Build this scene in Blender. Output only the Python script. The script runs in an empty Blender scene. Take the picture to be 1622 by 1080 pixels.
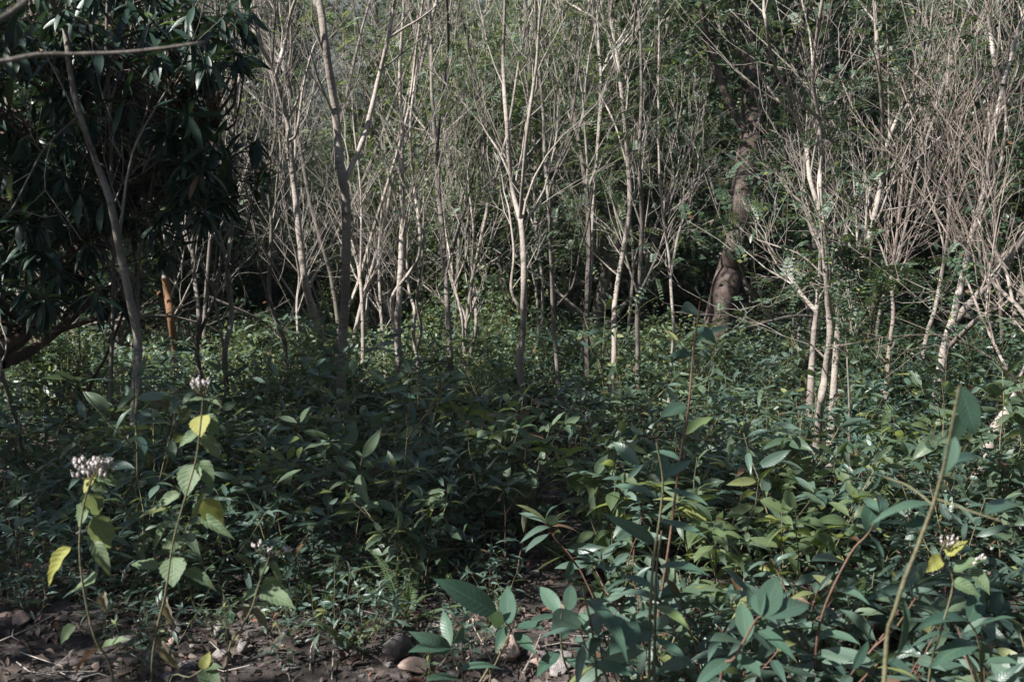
import bpy, math, random
import numpy as np
from mathutils import Matrix, Vector

scene = bpy.context.scene
R = np.random.default_rng(11)
COL = scene.collection

# ---------------------------------------------------------------- camera, light
PITCH = math.radians(5.0)
CAM_H = 1.5
FPX = 1592.0
cd = bpy.data.cameras.new("camera"); cam = bpy.data.objects.new("camera", cd); COL.objects.link(cam)
cam.location = (0, 0, CAM_H); cam.rotation_euler = (math.radians(90) - PITCH, 0, 0)
cd.sensor_width = 36; cd.lens = 36 * FPX / 1622.0
cd.clip_start = 0.05; cd.clip_end = 2000
cd.dof.use_dof = True; cd.dof.focus_distance = 6.5; cd.dof.aperture_fstop = 5.6
scene.camera = cam

SUN_EL = math.radians(41.0)
SUN_AZ = math.atan2(-0.85, -0.52)          # compass style: x = sin, y = cos
S = np.array([math.cos(SUN_EL) * math.sin(SUN_AZ), math.cos(SUN_EL) * math.cos(SUN_AZ), math.sin(SUN_EL)])
world = bpy.data.worlds.new("World"); scene.world = world; world.use_nodes = True
wn = world.node_tree.nodes; wl = world.node_tree.links
sky = wn.new("ShaderNodeTexSky"); sky.sky_type = 'NISHITA'; sky.sun_disc = False
sky.sun_elevation = SUN_EL; sky.sun_rotation = SUN_AZ % (2 * math.pi); sky.dust_density = 1.0
wl.new(sky.outputs[0], wn["Background"].inputs[0]); wn["Background"].inputs[1].default_value = 0.05
sd = bpy.data.lights.new("sun", 'SUN'); sun = bpy.data.objects.new("sun", sd); COL.objects.link(sun)
sd.energy = 5.0; sd.angle = math.radians(0.5); sd.color = (1.0, 0.96, 0.90)
sun.rotation_euler = Vector(S.tolist()).to_track_quat('Z', 'Y').to_euler()
scene.view_settings.view_transform = 'Standard'; scene.view_settings.look = 'None'
scene.view_settings.gamma = 1; scene.view_settings.exposure = 1.38
scene.cycles.max_bounces = 8; scene.cycles.diffuse_bounces = 2; scene.cycles.glossy_bounces = 2
scene.cycles.transmission_bounces = 3

# ---------------------------------------------------------------- helpers
def P(px, py, d):
    dx = (px - 811) / FPX; dy = (540 - py) / FPX
    vy = math.cos(PITCH) + dy * math.sin(PITCH); vz = -math.sin(PITCH) + dy * math.cos(PITCH)
    t = d / vy
    return np.array([dx * t, d, CAM_H + vz * t])

def sstep(a, b, x):
    t = np.clip((x - a) / (b - a), 0, 1); return t * t * (3 - 2 * t)

def gz(x, y):
    x = np.asarray(x, float); y = np.asarray(y, float)
    z = 0.035 * np.sin(x * 1.3 + 0.5) * np.sin(y * 0.9) + 0.02 * np.sin(x * 3.1 + y * 2.3)
    z = z + 1.25 * sstep(12, 18, y) * sstep(0.5, 4, x) + 0.5 * sstep(13, 20, y)
    z = z + 0.10 * np.clip(y - 20, 0, 40) ** 1.1
    return z

def nrm(v):
    v = np.asarray(v, float); n = np.linalg.norm(v, axis=-1, keepdims=True); return v / np.maximum(n, 1e-9)

class MB:
    """collects tubes and leaf shapes, builds ONE mesh"""
    def __init__(s): s.v = []; s.f4 = []; s.f3 = []; s.uv = []; s.n = 0
    def add(s, v, uv, f4=None, f3=None):
        v = np.asarray(v, np.float32)
        s.v.append(v); s.uv.append(np.asarray(uv, np.float32))
        if f4 is not None: s.f4.append(np.asarray(f4) + s.n)
        if f3 is not None: s.f3.append(np.asarray(f3) + s.n)
        s.n += len(v)
    def tube(s, pts, rad, k=6, rough=0.0, v0=0.0):
        pts = np.asarray(pts, float); n = len(pts); rad = np.broadcast_to(np.asarray(rad, float), (n,))
        T = np.gradient(pts, axis=0); T = nrm(T); m = np.abs(T.mean(0))
        ref = np.zeros(3); ref[int(np.argmin(m))] = 1
        A = nrm(np.cross(T, ref)); B = np.cross(T, A)
        ang = np.arange(k + 1) / k * 2 * np.pi
        rr = rad[:, None] * np.ones(k + 1)
        if rough:
            nz = 1 + rough * R.normal(size=(n, k)); rr = rad[:, None] * np.concatenate([nz, nz[:, :1]], 1)
        V = pts[:, None] + rr[..., None] * (np.cos(ang)[None, :, None] * A[:, None] + np.sin(ang)[None, :, None] * B[:, None])
        L = np.concatenate([[0], np.cumsum(np.linalg.norm(np.diff(pts, axis=0), axis=1))]) + v0
        uv = np.stack(np.broadcast_arrays((ang / (2 * np.pi))[None], L[:, None]), -1)
        i = np.arange(n - 1)[:, None] * (k + 1) + np.arange(k)[None]
        F = np.stack([i, i + 1, i + k + 2, i + k + 1], -1).reshape(-1, 4)
        s.add(V.reshape(-1, 3), uv.reshape(-1, 2), F)
    def shapes(s, tmpl, M):
        """tmpl=(v,uv,f4,f3); M (n,3,4) matrices"""
        v, uv, f4, f3 = tmpl; n = len(M)
        if n == 0: return
        V = np.einsum('nij,kj->nki', M[:, :, :3], v) + M[:, None, :, 3]
        off = (np.arange(n) * len(v))[:, None, None]
        s.add(V.reshape(-1, 3), np.tile(uv, (n, 1)),
              (f4[None] + off).reshape(-1, 4) if f4 is not None else None,
              (f3[None] + off).reshape(-1, 3) if f3 is not None else None)
    def mesh(s, name, mat, smooth=True):
        me = bpy.data.meshes.new(name)
        v = np.concatenate(s.v); uv = np.concatenate(s.uv)
        f4 = np.concatenate(s.f4) if s.f4 else np.zeros((0, 4), int)
        f3 = np.concatenate(s.f3) if s.f3 else np.zeros((0, 3), int)
        li = np.concatenate([f4.ravel(), f3.ravel()]).astype(np.int32)
        ls = np.concatenate([np.arange(len(f4)) * 4, len(f4) * 4 + np.arange(len(f3)) * 3]).astype(np.int32)
        me.vertices.add(len(v)); me.vertices.foreach_set("co", v.ravel())
        me.loops.add(len(li)); me.loops.foreach_set("vertex_index", li)
        me.polygons.add(len(ls)); me.polygons.foreach_set("loop_start", ls)
        u = me.uv_layers.new(name="UVMap"); u.data.foreach_set("uv", uv[li].astype(np.float32).ravel())
        me.polygons.foreach_set("use_smooth", np.full(len(ls), smooth))
        me.materials.append(mat); me.update(); me.validate()
        return me

def link(name, data, parent=None, kind=None):
    o = bpy.data.objects.new(name, data); COL.objects.link(o)
    if parent is not None: o.parent = parent
    if kind: o["kind"] = kind
    return o
def tag(o, label, cat, group=None):
    o["label"] = label; o["category"] = cat
    if group: o["group"] = group
    return o
def thing(name, label, cat, loc, group=None, rz=0.0, s=1.0):
    o = link(name, None); o.location = [float(c) for c in loc]; o.rotation_euler = (0, 0, rz); o.scale = (s, s, s)
    return tag(o, label, cat, group)

def smooth_path(p, per=4):
    """Catmull-Rom through rows of p (any width)"""
    p = np.asarray(p, float); n = len(p)
    q = np.vstack([2 * p[0] - p[1], p, 2 * p[-1] - p[-2]]); out = []
    for i in range(n - 1):
        a, b, c, d = q[i], q[i + 1], q[i + 2], q[i + 3]
        for t in np.arange(per) / per:
            out.append(0.5 * ((2 * b) + (c - a) * t + (2 * a - 5 * b + 4 * c - d) * t * t + (3 * b - a - 3 * c + d) * t ** 3))
    out.append(p[-1]); return np.array(out)

# ---------------------------------------------------------------- materials
def newmat(name):
    m = bpy.data.materials.new(name); m.use_nodes = True; nt = m.node_tree
    for n in list(nt.nodes): nt.nodes.remove(n)
    return m, nt
def N(nt, typ, **kw):
    n = nt.nodes.new(typ)
    for k, v in kw.items():
        if k == 'ins':
            for kk, vv in v.items(): n.inputs[kk].default_value = vv
        else: setattr(n, k, v)
    return n
def M_(nt, op, a, b=None, clamp=False):
    n = nt.nodes.new("ShaderNodeMath"); n.operation = op; n.use_clamp = clamp
    for i, x in enumerate((a, b)):
        if x is None: continue
        if isinstance(x, (int, float)): n.inputs[i].default_value = x
        else: nt.links.new(x, n.inputs[i])
    return n.outputs[0]
def mix(nt, f, a, b):
    n = nt.nodes.new("ShaderNodeMix"); n.data_type = 'RGBA'
    for i, x in ((0, f), (6, a), (7, b)):
        if isinstance(x, (int, float)): n.inputs[i].default_value = x
        elif isinstance(x, tuple): n.inputs[i].default_value = (*x, 1)
        else: nt.links.new(x, n.inputs[i])
    return n.outputs[2]

def rnd_socket(nt):
    g = N(nt, "ShaderNodeNewGeometry"); oi = N(nt, "ShaderNodeObjectInfo")
    a = M_(nt, 'MULTIPLY', oi.outputs["Random"], 7.31)
    return M_(nt, 'FRACT', M_(nt, 'ADD', g.outputs["Random Per Island"], a)), g, oi

def leaf_mat(name, dark, light, odd, odd_p=0.04, veins=10, rough=0.42, trans=0.28, tcol=None, spec=0.4, spots=0.0, bump=0.14, brown=0.982):
    m, nt = newmat(name); L = nt.links
    r, g, oi = rnd_socket(nt)
    uv = N(nt, "ShaderNodeUVMap"); sp = N(nt, "ShaderNodeSeparateXYZ"); L.new(uv.outputs[0], sp.inputs[0])
    u = M_(nt, 'MULTIPLY', M_(nt, 'ABSOLUTE', M_(nt, 'SUBTRACT', sp.outputs[0], 0.5)), 2.0); v = sp.outputs[1]
    col = mix(nt, r, dark, light)
    r2 = M_(nt, 'FRACT', M_(nt, 'MULTIPLY', r, 17.7))
    isodd = M_(nt, 'LESS_THAN', r2, odd_p)
    col = mix(nt, isodd, col, odd)
    isbr = M_(nt, 'MULTIPLY', M_(nt, 'GREATER_THAN', r2, brown), 0.9)
    col = mix(nt, isbr, col, (0.13, 0.065, 0.035))
    noi = N(nt, "ShaderNodeTexNoise", ins={"Scale": 26.0, "Detail": 3.0})
    tc = N(nt, "ShaderNodeTexCoord"); L.new(tc.outputs["Object"], noi.inputs["Vector"])
    col = mix(nt, M_(nt, 'MULTIPLY', noi.outputs[0], 0.35), col, tuple(c * 0.55 for c in dark))
    nrmout = None
    if veins:
        mid = M_(nt, 'SUBTRACT', 1.0, M_(nt, 'MULTIPLY', u, 18.0), clamp=True)
        ph = M_(nt, 'SUBTRACT', M_(nt, 'MULTIPLY', v, float(veins)), M_(nt, 'MULTIPLY', u, 1.6))
        tri = M_(nt, 'ABSOLUTE', M_(nt, 'SUBTRACT', M_(nt, 'MULTIPLY', M_(nt, 'FRACT', ph), 2.0), 1.0))
        lat = M_(nt, 'SUBTRACT', 1.0, M_(nt, 'MULTIPLY', tri, 6.0), clamp=True)
        vm = M_(nt, 'MAXIMUM', mid, M_(nt, 'MULTIPLY', lat, 0.22))
        col = mix(nt, M_(nt, 'MULTIPLY', vm, 0.55), col, (light[0] * 1.7, light[1] * 1.45, light[2] * 1.3))
        b = N(nt, "ShaderNodeBump", ins={"Strength": bump, "Distance": 0.002})
        L.new(M_(nt, 'SUBTRACT', tri, M_(nt, 'MULTIPLY', mid, 0.8)), b.inputs["Height"]); nrmout = b.outputs[0]
    if spots:
        n2 = N(nt, "ShaderNodeTexNoise", ins={"Scale": 90.0, "Detail": 2.0}); L.new(tc.outputs["Object"], n2.inputs["Vector"])
        sm = M_(nt, 'MULTIPLY', M_(nt, 'SUBTRACT', n2.outputs[0], 0.60), 14.0, clamp=True)
        col = mix(nt, M_(nt, 'MULTIPLY', sm, spots), col, (0.06, 0.045, 0.03))
    bs = N(nt, "ShaderNodeBsdfPrincipled", ins={"Roughness": rough, "Specular IOR Level": spec})
    L.new(col, bs.inputs["Base Color"])
    if nrmout: L.new(nrmout, bs.inputs["Normal"])
    tr = N(nt, "ShaderNodeBsdfTranslucent")
    tcc = mix(nt, 0.6, col, tcol or (light[0] * 2.4, light[1] * 2.2, light[2] * 0.9))
    L.new(tcc, tr.inputs[0])
    mx = N(nt, "ShaderNodeMixShader", ins={0: trans}); L.new(bs.outputs[0], mx.inputs[1]); L.new(tr.outputs[0], mx.inputs[2])
    o = N(nt, "ShaderNodeOutputMaterial"); L.new(mx.outputs[0], o.inputs[0])
    return m

def bark_mat(name, c1, c2, dark=(0.07, 0.06, 0.05), ring=0.5, blotch=3.0, rough=0.85, vary=0.35):
    m, nt = newmat(name); L = nt.links
    uv = N(nt, "ShaderNodeUVMap"); tc = N(nt, "ShaderNodeTexCoord"); oi = N(nt, "ShaderNodeObjectInfo")
    mp = N(nt, "ShaderNodeMapping"); mp.inputs["Scale"].default_value = (1.2, 42, 1); L.new(uv.outputs[0], mp.inputs[0])
    rn = N(nt, "ShaderNodeTexNoise", ins={"Scale": 1.0, "Detail": 2.0}); L.new(mp.outputs[0], rn.inputs["Vector"])
    bl = N(nt, "ShaderNodeTexNoise", ins={"Scale": blotch, "Detail": 5.0, "Roughness": 0.65}); L.new(tc.outputs["Object"], bl.inputs["Vector"])
    fi = N(nt, "ShaderNodeTexNoise", ins={"Scale": 70.0, "Detail": 3.0}); L.new(tc.outputs["Object"], fi.inputs["Vector"])
    f = M_(nt, 'MULTIPLY', M_(nt, 'SUBTRACT', bl.outputs[0], 0.35), 3.0, clamp=True)
    col = mix(nt, f, c1, c2)
    col = mix(nt, M_(nt, 'MULTIPLY', M_(nt, 'MULTIPLY', M_(nt, 'SUBTRACT', rn.outputs[0], 0.56), 9.0, clamp=True), ring), col, dark)
    col = mix(nt, M_(nt, 'MULTIPLY', M_(nt, 'MULTIPLY', M_(nt, 'SUBTRACT', fi.outputs[0], 0.5), 4.0, clamp=True), 0.35), col, dark)
    r = M_(nt, 'MULTIPLY', oi.outputs["Random"], vary)
    col = mix(nt, r, col, dark)
    bs = N(nt, "ShaderNodeBsdfPrincipled", ins={"Roughness": rough, "Specular IOR Level": 0.2}); L.new(col, bs.inputs["Base Color"])
    b = N(nt, "ShaderNodeBump", ins={"Strength": 0.6, "Distance": 0.006})
    L.new(M_(nt, 'ADD', M_(nt, 'MULTIPLY', rn.outputs[0], 0.5), fi.outputs[0]), b.inputs["Height"]); L.new(b.outputs[0], bs.inputs["Normal"])
    o = N(nt, "ShaderNodeOutputMaterial"); L.new(bs.outputs[0], o.inputs[0])
    return m

def noise_mat(name, cols, scale, rough=0.9, bump=0.5, dist=0.02, perobj=0.0, island=0.0):
    m, nt = newmat(name); L = nt.links
    tc = N(nt, "ShaderNodeTexCoord"); src = tc.outputs["Object"]
    n = N(nt, "ShaderNodeTexNoise", ins={"Scale": scale, "Detail": 8.0, "Roughness": 0.65}); L.new(src, n.inputs["Vector"])
    cr = N(nt, "ShaderNodeValToRGB"); L.new(n.outputs[0], cr.inputs[0]); e = cr.color_ramp.elements
    e[0].position = 0.3; e[0].color = (*cols[0], 1); e[1].position = 0.7; e[1].color = (*cols[-1], 1)
    for i, c in enumerate(cols[1:-1]):
        x = e.new(0.3 + 0.4 * (i + 1) / (len(cols) - 1)); x.color = (*c, 1)
    col = cr.outputs[0]
    if perobj or island:
        r, g, oi = rnd_socket(nt)
        hs = N(nt, "ShaderNodeHueSaturation"); L.new(col, hs.inputs["Color"])
        L.new(M_(nt, 'ADD', M_(nt, 'MULTIPLY', r, perobj + island), 1 - 0.5 * (perobj + island)), hs.inputs["Value"]); col = hs.outputs[0]
    bs = N(nt, "ShaderNodeBsdfPrincipled", ins={"Roughness": rough, "Specular IOR Level": 0.2}); L.new(col, bs.inputs["Base Color"])
    n2 = N(nt, "ShaderNodeTexNoise", ins={"Scale": scale * 5, "Detail": 6.0}); L.new(src, n2.inputs["Vector"])
    b = N(nt, "ShaderNodeBump", ins={"Strength": bump, "Distance": dist}); L.new(n2.outputs[0], b.inputs["Height"]); L.new(b.outputs[0], bs.inputs["Normal"])
    o = N(nt, "ShaderNodeOutputMaterial"); L.new(bs.outputs[0], o.inputs[0])
    return m

MAT = dict(
    shrub=leaf_mat("shrub_leaf", (0.034, 0.072, 0.056), (0.11, 0.165, 0.13), (0.18, 0.20, 0.08), 0.03, veins=11, rough=0.40, spec=0.5, trans=0.22, tcol=(0.18, 0.26, 0.08)),
    big=leaf_mat('broad_leaf', (0.04, 0.085, 0.06), (0.085, 0.145, 0.105), (0.13, 0.18, 0.07), 0.04, veins=11, rough=0.34, trans=0.2, tcol=(0.16, 0.26, 0.06), spec=0.45, brown=2.0),
    shrub3=leaf_mat('yellow_green_leaf', (0.07, 0.115, 0.06), (0.15, 0.20, 0.10), (0.26, 0.27, 0.10), 0.06, veins=9, rough=0.45, trans=0.45, tcol=(0.42, 0.5, 0.10)),
    shrub2=leaf_mat("light_shrub_leaf", (0.05, 0.088, 0.055), (0.125, 0.175, 0.11), (0.22, 0.24, 0.09), 0.05, veins=9, rough=0.45, trans=0.30, tcol=(0.26, 0.34, 0.10)),
    herb=leaf_mat("herb_leaf", (0.09, 0.15, 0.075), (0.16, 0.22, 0.13), (0.3, 0.3, 0.07), 0.12, veins=7, rough=0.6, trans=0.32, tcol=(0.30, 0.36, 0.10), spots=0.9, bump=0.35),
    drygreen=leaf_mat("withered_leaf", (0.12, 0.11, 0.08), (0.22, 0.20, 0.14), (0.16, 0.08, 0.04), 0.2, veins=7, rough=0.8, trans=0.3, tcol=(0.3, 0.25, 0.1), spots=0.9),
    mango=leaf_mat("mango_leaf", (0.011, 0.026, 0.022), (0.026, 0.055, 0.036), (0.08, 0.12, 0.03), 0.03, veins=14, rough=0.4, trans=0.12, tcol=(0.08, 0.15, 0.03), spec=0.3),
    small=leaf_mat("small_leaf", (0.036, 0.068, 0.045), (0.09, 0.135, 0.085), (0.2, 0.22, 0.07), 0.04, veins=0, rough=0.45, trans=0.28),
    pale=leaf_mat("pale_leaf", (0.10, 0.16, 0.105), (0.20, 0.27, 0.165), (0.28, 0.27, 0.11), 0.05, veins=0, rough=0.5, trans=0.3),
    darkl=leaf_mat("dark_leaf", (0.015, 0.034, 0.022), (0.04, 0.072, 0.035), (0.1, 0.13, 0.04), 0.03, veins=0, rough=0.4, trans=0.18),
    fern=leaf_mat("fern_leaf", (0.06, 0.10, 0.045), (0.11, 0.16, 0.07), (0.16, 0.13, 0.06), 0.05, veins=0, rough=0.55, trans=0.3),
    litter=leaf_mat("litter_leaf", (0.055, 0.042, 0.036), (0.17, 0.13, 0.11), (0.22, 0.09, 0.065), 0.03, veins=0, rough=0.85, trans=0.1, tcol=(0.2, 0.12, 0.06)),
    pbark=bark_mat("pale_bark", (0.25, 0.215, 0.19), (0.46, 0.41, 0.37), (0.08, 0.068, 0.06), vary=0.5),
    gbark=bark_mat("grey_bark", (0.15, 0.132, 0.12), (0.30, 0.27, 0.24), (0.055, 0.048, 0.042), vary=0.8),
    dbark=bark_mat("dark_bark", (0.075, 0.055, 0.045), (0.15, 0.11, 0.09), (0.02, 0.016, 0.013), ring=0.2, blotch=5),
    lichen=bark_mat("lichen_bark", (0.024, 0.018, 0.016), (0.19, 0.148, 0.13), (0.03, 0.022, 0.02), ring=0.15, blotch=7),
    orange=bark_mat("orange_bark", (0.12, 0.065, 0.035), (0.19, 0.11, 0.065), (0.12, 0.05, 0.02), ring=0.3, blotch=6, vary=0.1),
    twig=bark_mat("twig_bark", (0.22, 0.195, 0.17), (0.40, 0.365, 0.33), (0.09, 0.08, 0.07), ring=0.1, vary=0.45),
    rtwig=bark_mat("reddish_twig_bark", (0.21, 0.18, 0.16), (0.38, 0.33, 0.30), (0.10, 0.06, 0.045), ring=0.1, vary=0.4),
    stem=bark_mat("green_stem", (0.11, 0.11, 0.06), (0.2, 0.19, 0.12), (0.05, 0.04, 0.03), ring=0.1, vary=0.3),
    redstem=bark_mat("red_stem", (0.11, 0.065, 0.05), (0.19, 0.125, 0.09), (0.07, 0.04, 0.03), ring=0.1, vary=0.3),
    flower=noise_mat("flower_white", [(0.26, 0.235, 0.23), (0.62, 0.58, 0.56)], 220, 0.9, 0.8, 0.003),
    rock=noise_mat("rock_grey", [(0.09, 0.085, 0.09), (0.2, 0.185, 0.18), (0.33, 0.29, 0.27)], 9, 0.9, 0.7, 0.01, perobj=0.7),
    prock=noise_mat("rock_pink", [(0.2, 0.14, 0.11), (0.34, 0.25, 0.21), (0.42, 0.34, 0.3)], 11, 0.9, 0.6, 0.01, perobj=0.3),
    soil=noise_mat("soil", [(0.018, 0.015, 0.014), (0.045, 0.038, 0.035), (0.11, 0.095, 0.09)], 3.5, 0.95, 1.0, 0.03),
    hill=noise_mat("far_hillside", [(0.018, 0.028, 0.03), (0.04, 0.052, 0.052), (0.10, 0.10, 0.10)], 0.09, 0.95, 1.0, 2.0),  # blue grey of distance haze and shade put into the hill colour
)

# ---------------------------------------------------------------- leaf templates (length along +Y, unit length, normal +Z)
def leaf_tmpl(nl, nw, w, curve, fold, serr=0.0, peak=0.45, tipdrop=0.0, wave=0.0):
    t = np.linspace(0, 1, nl + 1); s = np.linspace(-1, 1, 2 * nw + 1)
    a = math.log(0.5) / math.log(peak)
    prof = np.sin(np.pi * t ** a) ** 0.85 * w
    prof = prof * (1 - 0.25 * sstep(0.75, 1, t)); prof[0] = 0.02 * w; prof[-1] = 0.01 * w
    if serr: prof = prof * (1 + serr * ((np.arange(nl + 1) % 2) - 0.5) * (t > 0.2) * (t < 0.97))
    x = prof[:, None] * s[None]
    z = -curve * t[:, None] ** 2 + np.abs(x) * fold + wave * w * np.sin(t[:, None] * 15 + s[None] * 2) * np.abs(s[None])
    y = (t * (1 - 0.12 * abs(curve)))[:, None] + 0 * x
    z = z - tipdrop * np.clip(t[:, None] - 0.7, 0, 1) ** 2 * 6
    V = np.stack([x, y, z], -1).reshape(-1, 3)
    uv = np.stack([(0 * x + s[None]) * 0.5 + 0.5, 0 * x + t[:, None]], -1).reshape(-1, 2)
    k = len(s); i = np.arange(nl)[:, None] * k + np.arange(k - 1)[None]
    F = np.stack([i, i + 1, i + k + 1, i + k], -1).reshape(-1, 4)
    return V, uv, F, None
RH = (np.array([[0, 0, 0], [0.19, 0.45, 0.07], [0, 1, -0.06], [-0.19, 0.45, 0.07]], float), np.array([[.5, 0], [1, .5], [.5, 1], [0, .5]]), None, np.array([[0, 1, 2], [0, 2, 3]]))
RHW = (np.array([[0, 0, 0], [0.3, 0.42, 0.07], [0, 1, -0.1], [-0.3, 0.42, 0.07]], float), RH[1], None, RH[3])
SHRUB_HI = [leaf_tmpl(9, 2, 0.142, 0.12, 0.25, tipdrop=0.05, wave=0.03), leaf_tmpl(9, 2, 0.125, 0.34, 0.35, tipdrop=0.1, wave=0.05), leaf_tmpl(9, 2, 0.158, -0.05, 0.15, tipdrop=0.08, wave=0.04), leaf_tmpl(9, 2, 0.12, 0.55, 0.2, wave=0.07)]
SHRUB_LO = [leaf_tmpl(4, 1, 0.14, 0.15, 0.25, tipdrop=0.05), leaf_tmpl(4, 1, 0.125, 0.4, 0.3)]
HERB = [leaf_tmpl(14, 2, 0.26, 0.12, 0.3, serr=0.10, peak=0.35, wave=0.08), leaf_tmpl(14, 2, 0.24, 0.3, 0.5, serr=0.10, peak=0.33, wave=0.1)]
MANGO = [leaf_tmpl(5, 1, 0.125, 0.35, 0.25, peak=0.5), leaf_tmpl(5, 1, 0.115, 0.15, 0.35, peak=0.5)]

def frames(pos, ydir, zhint, length, width=1.0):
    """(n,3,4) matrices placing leaf templates"""
    pos = np.atleast_2d(pos); Y = nrm(np.atleast_2d(ydir)); Z = np.atleast_2d(zhint)
    X = np.cross(Y, Z); bad = np.linalg.norm(X, axis=1) < 1e-3; X[bad] = np.cross(Y[bad], [0.3, 0.9, 0.1]); X = nrm(X); Z = np.cross(X, Y)
    l = np.broadcast_to(np.asarray(length, float), (len(pos),))[:, None]; w = np.broadcast_to(np.asarray(width, float), (len(pos),))[:, None]
    return np.stack([X * l * w, Y * l, Z * l, pos], -1)
def toM(m): return Matrix([list(m[0]), list(m[1]), list(m[2]), [0, 0, 0, 1]])
def mesh_of(t, name, mat, smooth=True):
    mb = MB(); mb.add(*[x for x in (t[0], t[1], t[2], t[3])]); return mb.mesh(name, mat, smooth)
SHRUB_ME = [mesh_of(t, "shrub_leaf", MAT['shrub']) for t in SHRUB_HI]
SH2_ME = [mesh_of(leaf_tmpl(9, 2, w, c, f, tipdrop=0.06, wave=0.07), 'light_shrub_leaf', MAT['shrub2']) for w, c, f in ((0.17, 0.2, 0.3), (0.2, 0.35, 0.4), (0.15, 0.5, 0.25), (0.18, 0.05, 0.2))]
HERO_ME = [mesh_of(t, 'broad_leaf', MAT['big']) for t in SHRUB_HI]
HERB_ME = [mesh_of(t, "herb_leaf", MAT['herb']) for t in HERB]
DRY_ME = [mesh_of(leaf_tmpl(10, 2, 0.2, 0.6, 0.9, serr=0.1, peak=0.4, wave=0.35), "withered_leaf", MAT['drygreen'])]
MANGO_ME = [mesh_of(t, "mango_leaf", MAT['mango']) for t in MANGO]

# ---------------------------------------------------------------- ground, hills
def sheet(name, xs, ys, zf, mat):
    X, Y = np.meshgrid(xs, ys); Z = zf(X, Y)
    mb = MB(); nx = len(xs); i = np.arange(len(ys) - 1)[:, None] * nx + np.arange(nx - 1)[None]
    mb.add(np.stack([X, Y, Z], -1).reshape(-1, 3), np.stack([X, Y], -1).reshape(-1, 2), np.stack([i, i + 1, i + nx + 1, i + nx], -1).reshape(-1, 4))
    return link(name, mb.mesh(name, mat), kind="structure")
def fbm(x, y, f, o=4, seed=0):
    z = 0; a = 1
    for k in range(o):
        z = z + a * np.sin(x * f + 1.7 * k + seed + 1.3 * np.sin(y * f * 0.7 + k)) * np.cos(y * f * 1.1 + 2.1 * k + 1.1 * np.sin(x * f * 0.8)); f *= 2.07; a *= 0.5
    return z
xs = np.concatenate([np.linspace(-60, -8, 40), np.linspace(-7.8, 7.8, 200), np.linspace(8, 60, 40)])
ys = np.concatenate([np.linspace(-30, 1.5, 20), np.linspace(1.6, 12, 180), np.linspace(12.2, 62, 80)])
sheet("ground", xs, ys, lambda X, Y: gz(X, Y) + 0.014 * fbm(X, Y, 5, 4), MAT['soil'])
def hillz(X, Y):
    z = gz(0, 58) - 1.5 + (Y - 52) * 0.36 + 6 * fbm(X, Y, 0.022, 3, 2) * sstep(60, 160, Y)
    return z + 1.1 * fbm(X, Y, 0.42, 4)
sheet("hillside", np.linspace(-420, 420, 260), np.concatenate([np.linspace(55, 180, 130), np.linspace(182, 520, 120)]), hillz, MAT['hill'])

# ---------------------------------------------------------------- growing branches
def grow(mb, tips, p, d, L, r, lvl, mx, nch, trop=0.07, wob=0.17, ang=(0.4, 0.75), rmin=0.0014, sides=(7, 5, 4, 3, 3), fall=(0.35, 0.6)):
    n = int(min(9, max(3, L / 0.16)))
    pts = [p]; ds = [d]
    for i in range(n):
        d = nrm(d + R.normal(size=3) * wob + np.array([0, 0, trop])); p = p + d * (L / n); pts.append(p); ds.append(d)
    t = np.linspace(0, 1, n + 1)
    mb.tube(pts, np.maximum(r * (1 - 0.8 * t), rmin), sides[min(lvl, 4)])
    if lvl >= mx: tips.append((pts[-1], ds[-1])); tips.append((pts[n // 2], ds[n // 2])); return
    k = nch[lvl]
    for tt in np.linspace(0.22, 0.97, k) + R.uniform(-0.04, 0.04, k):
        i = int(np.clip(tt * n, 1, n)); dd = ds[i]
        q = nrm(np.cross(dd, R.normal(size=3))); a = R.uniform(*ang)
        cdv = nrm(dd * math.cos(a) + q * math.sin(a))
        grow(mb, tips, pts[i], cdv, L * R.uniform(*fall) * (1.1 - 0.5 * tt), max(r * (1 - 0.8 * tt) * 0.55, rmin), lvl + 1, mx, nch, trop, wob, ang, rmin, sides, fall)

def leaf_cloud(mb, centers, per, spread, size, tmpl=RH, droop=0.3, flat=0.6):
    c = np.asarray(centers); n = len(c) * per
    if n == 0: return
    pos = np.repeat(c, per, 0) + R.normal(size=(n, 3)) * spread
    yd = R.normal(size=(n, 3)); yd[:, 2] = yd[:, 2] * 0.5 - droop
    zh = R.normal(size=(n, 3)) * (1 - flat); zh[:, 2] += flat
    mb.shapes(tmpl, frames(pos, yd, zh, size * R.uniform(0.6, 1.3, n)))
def pinnate(mb, tips, length=0.12, pairs=7, lf=0.03, sprays=1):
    """compound leaves: small leaflets in two ranks along an arching stalk"""
    if not tips: return
    n = len(tips) * sprays
    p = np.repeat(np.array([t[0] for t in tips]), sprays, 0); d = np.repeat(np.array([t[1] for t in tips]), sprays, 0)
    d = nrm(d + R.normal(size=(n, 3)) * 0.8); up = nrm(np.array([0, 0, 1.0]) + R.normal(size=(n, 3)) * 0.3)
    side = nrm(np.cross(d, up)); up = np.cross(side, d)
    ts = (np.arange(pairs) + 0.6) / pairs; P_ = []; Y_ = []; Z_ = []; S_ = []
    L = length * R.uniform(0.6, 1.3, n)
    for t in ts:
        base = p + d * (L * t)[:, None] - np.array([0, 0, 1.0]) * (L * t * t * 0.4)[:, None]
        for s in (-1, 1):
            P_.append(base); Y_.append(nrm(side * s + d * 0.4)); Z_.append(up); S_.append(np.full(n, lf) * (1 - 0.3 * t) * L / length)
    mb.shapes(RHW, frames(np.concatenate(P_), np.concatenate(Y_), np.concatenate(Z_), np.concatenate(S_)))

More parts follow.
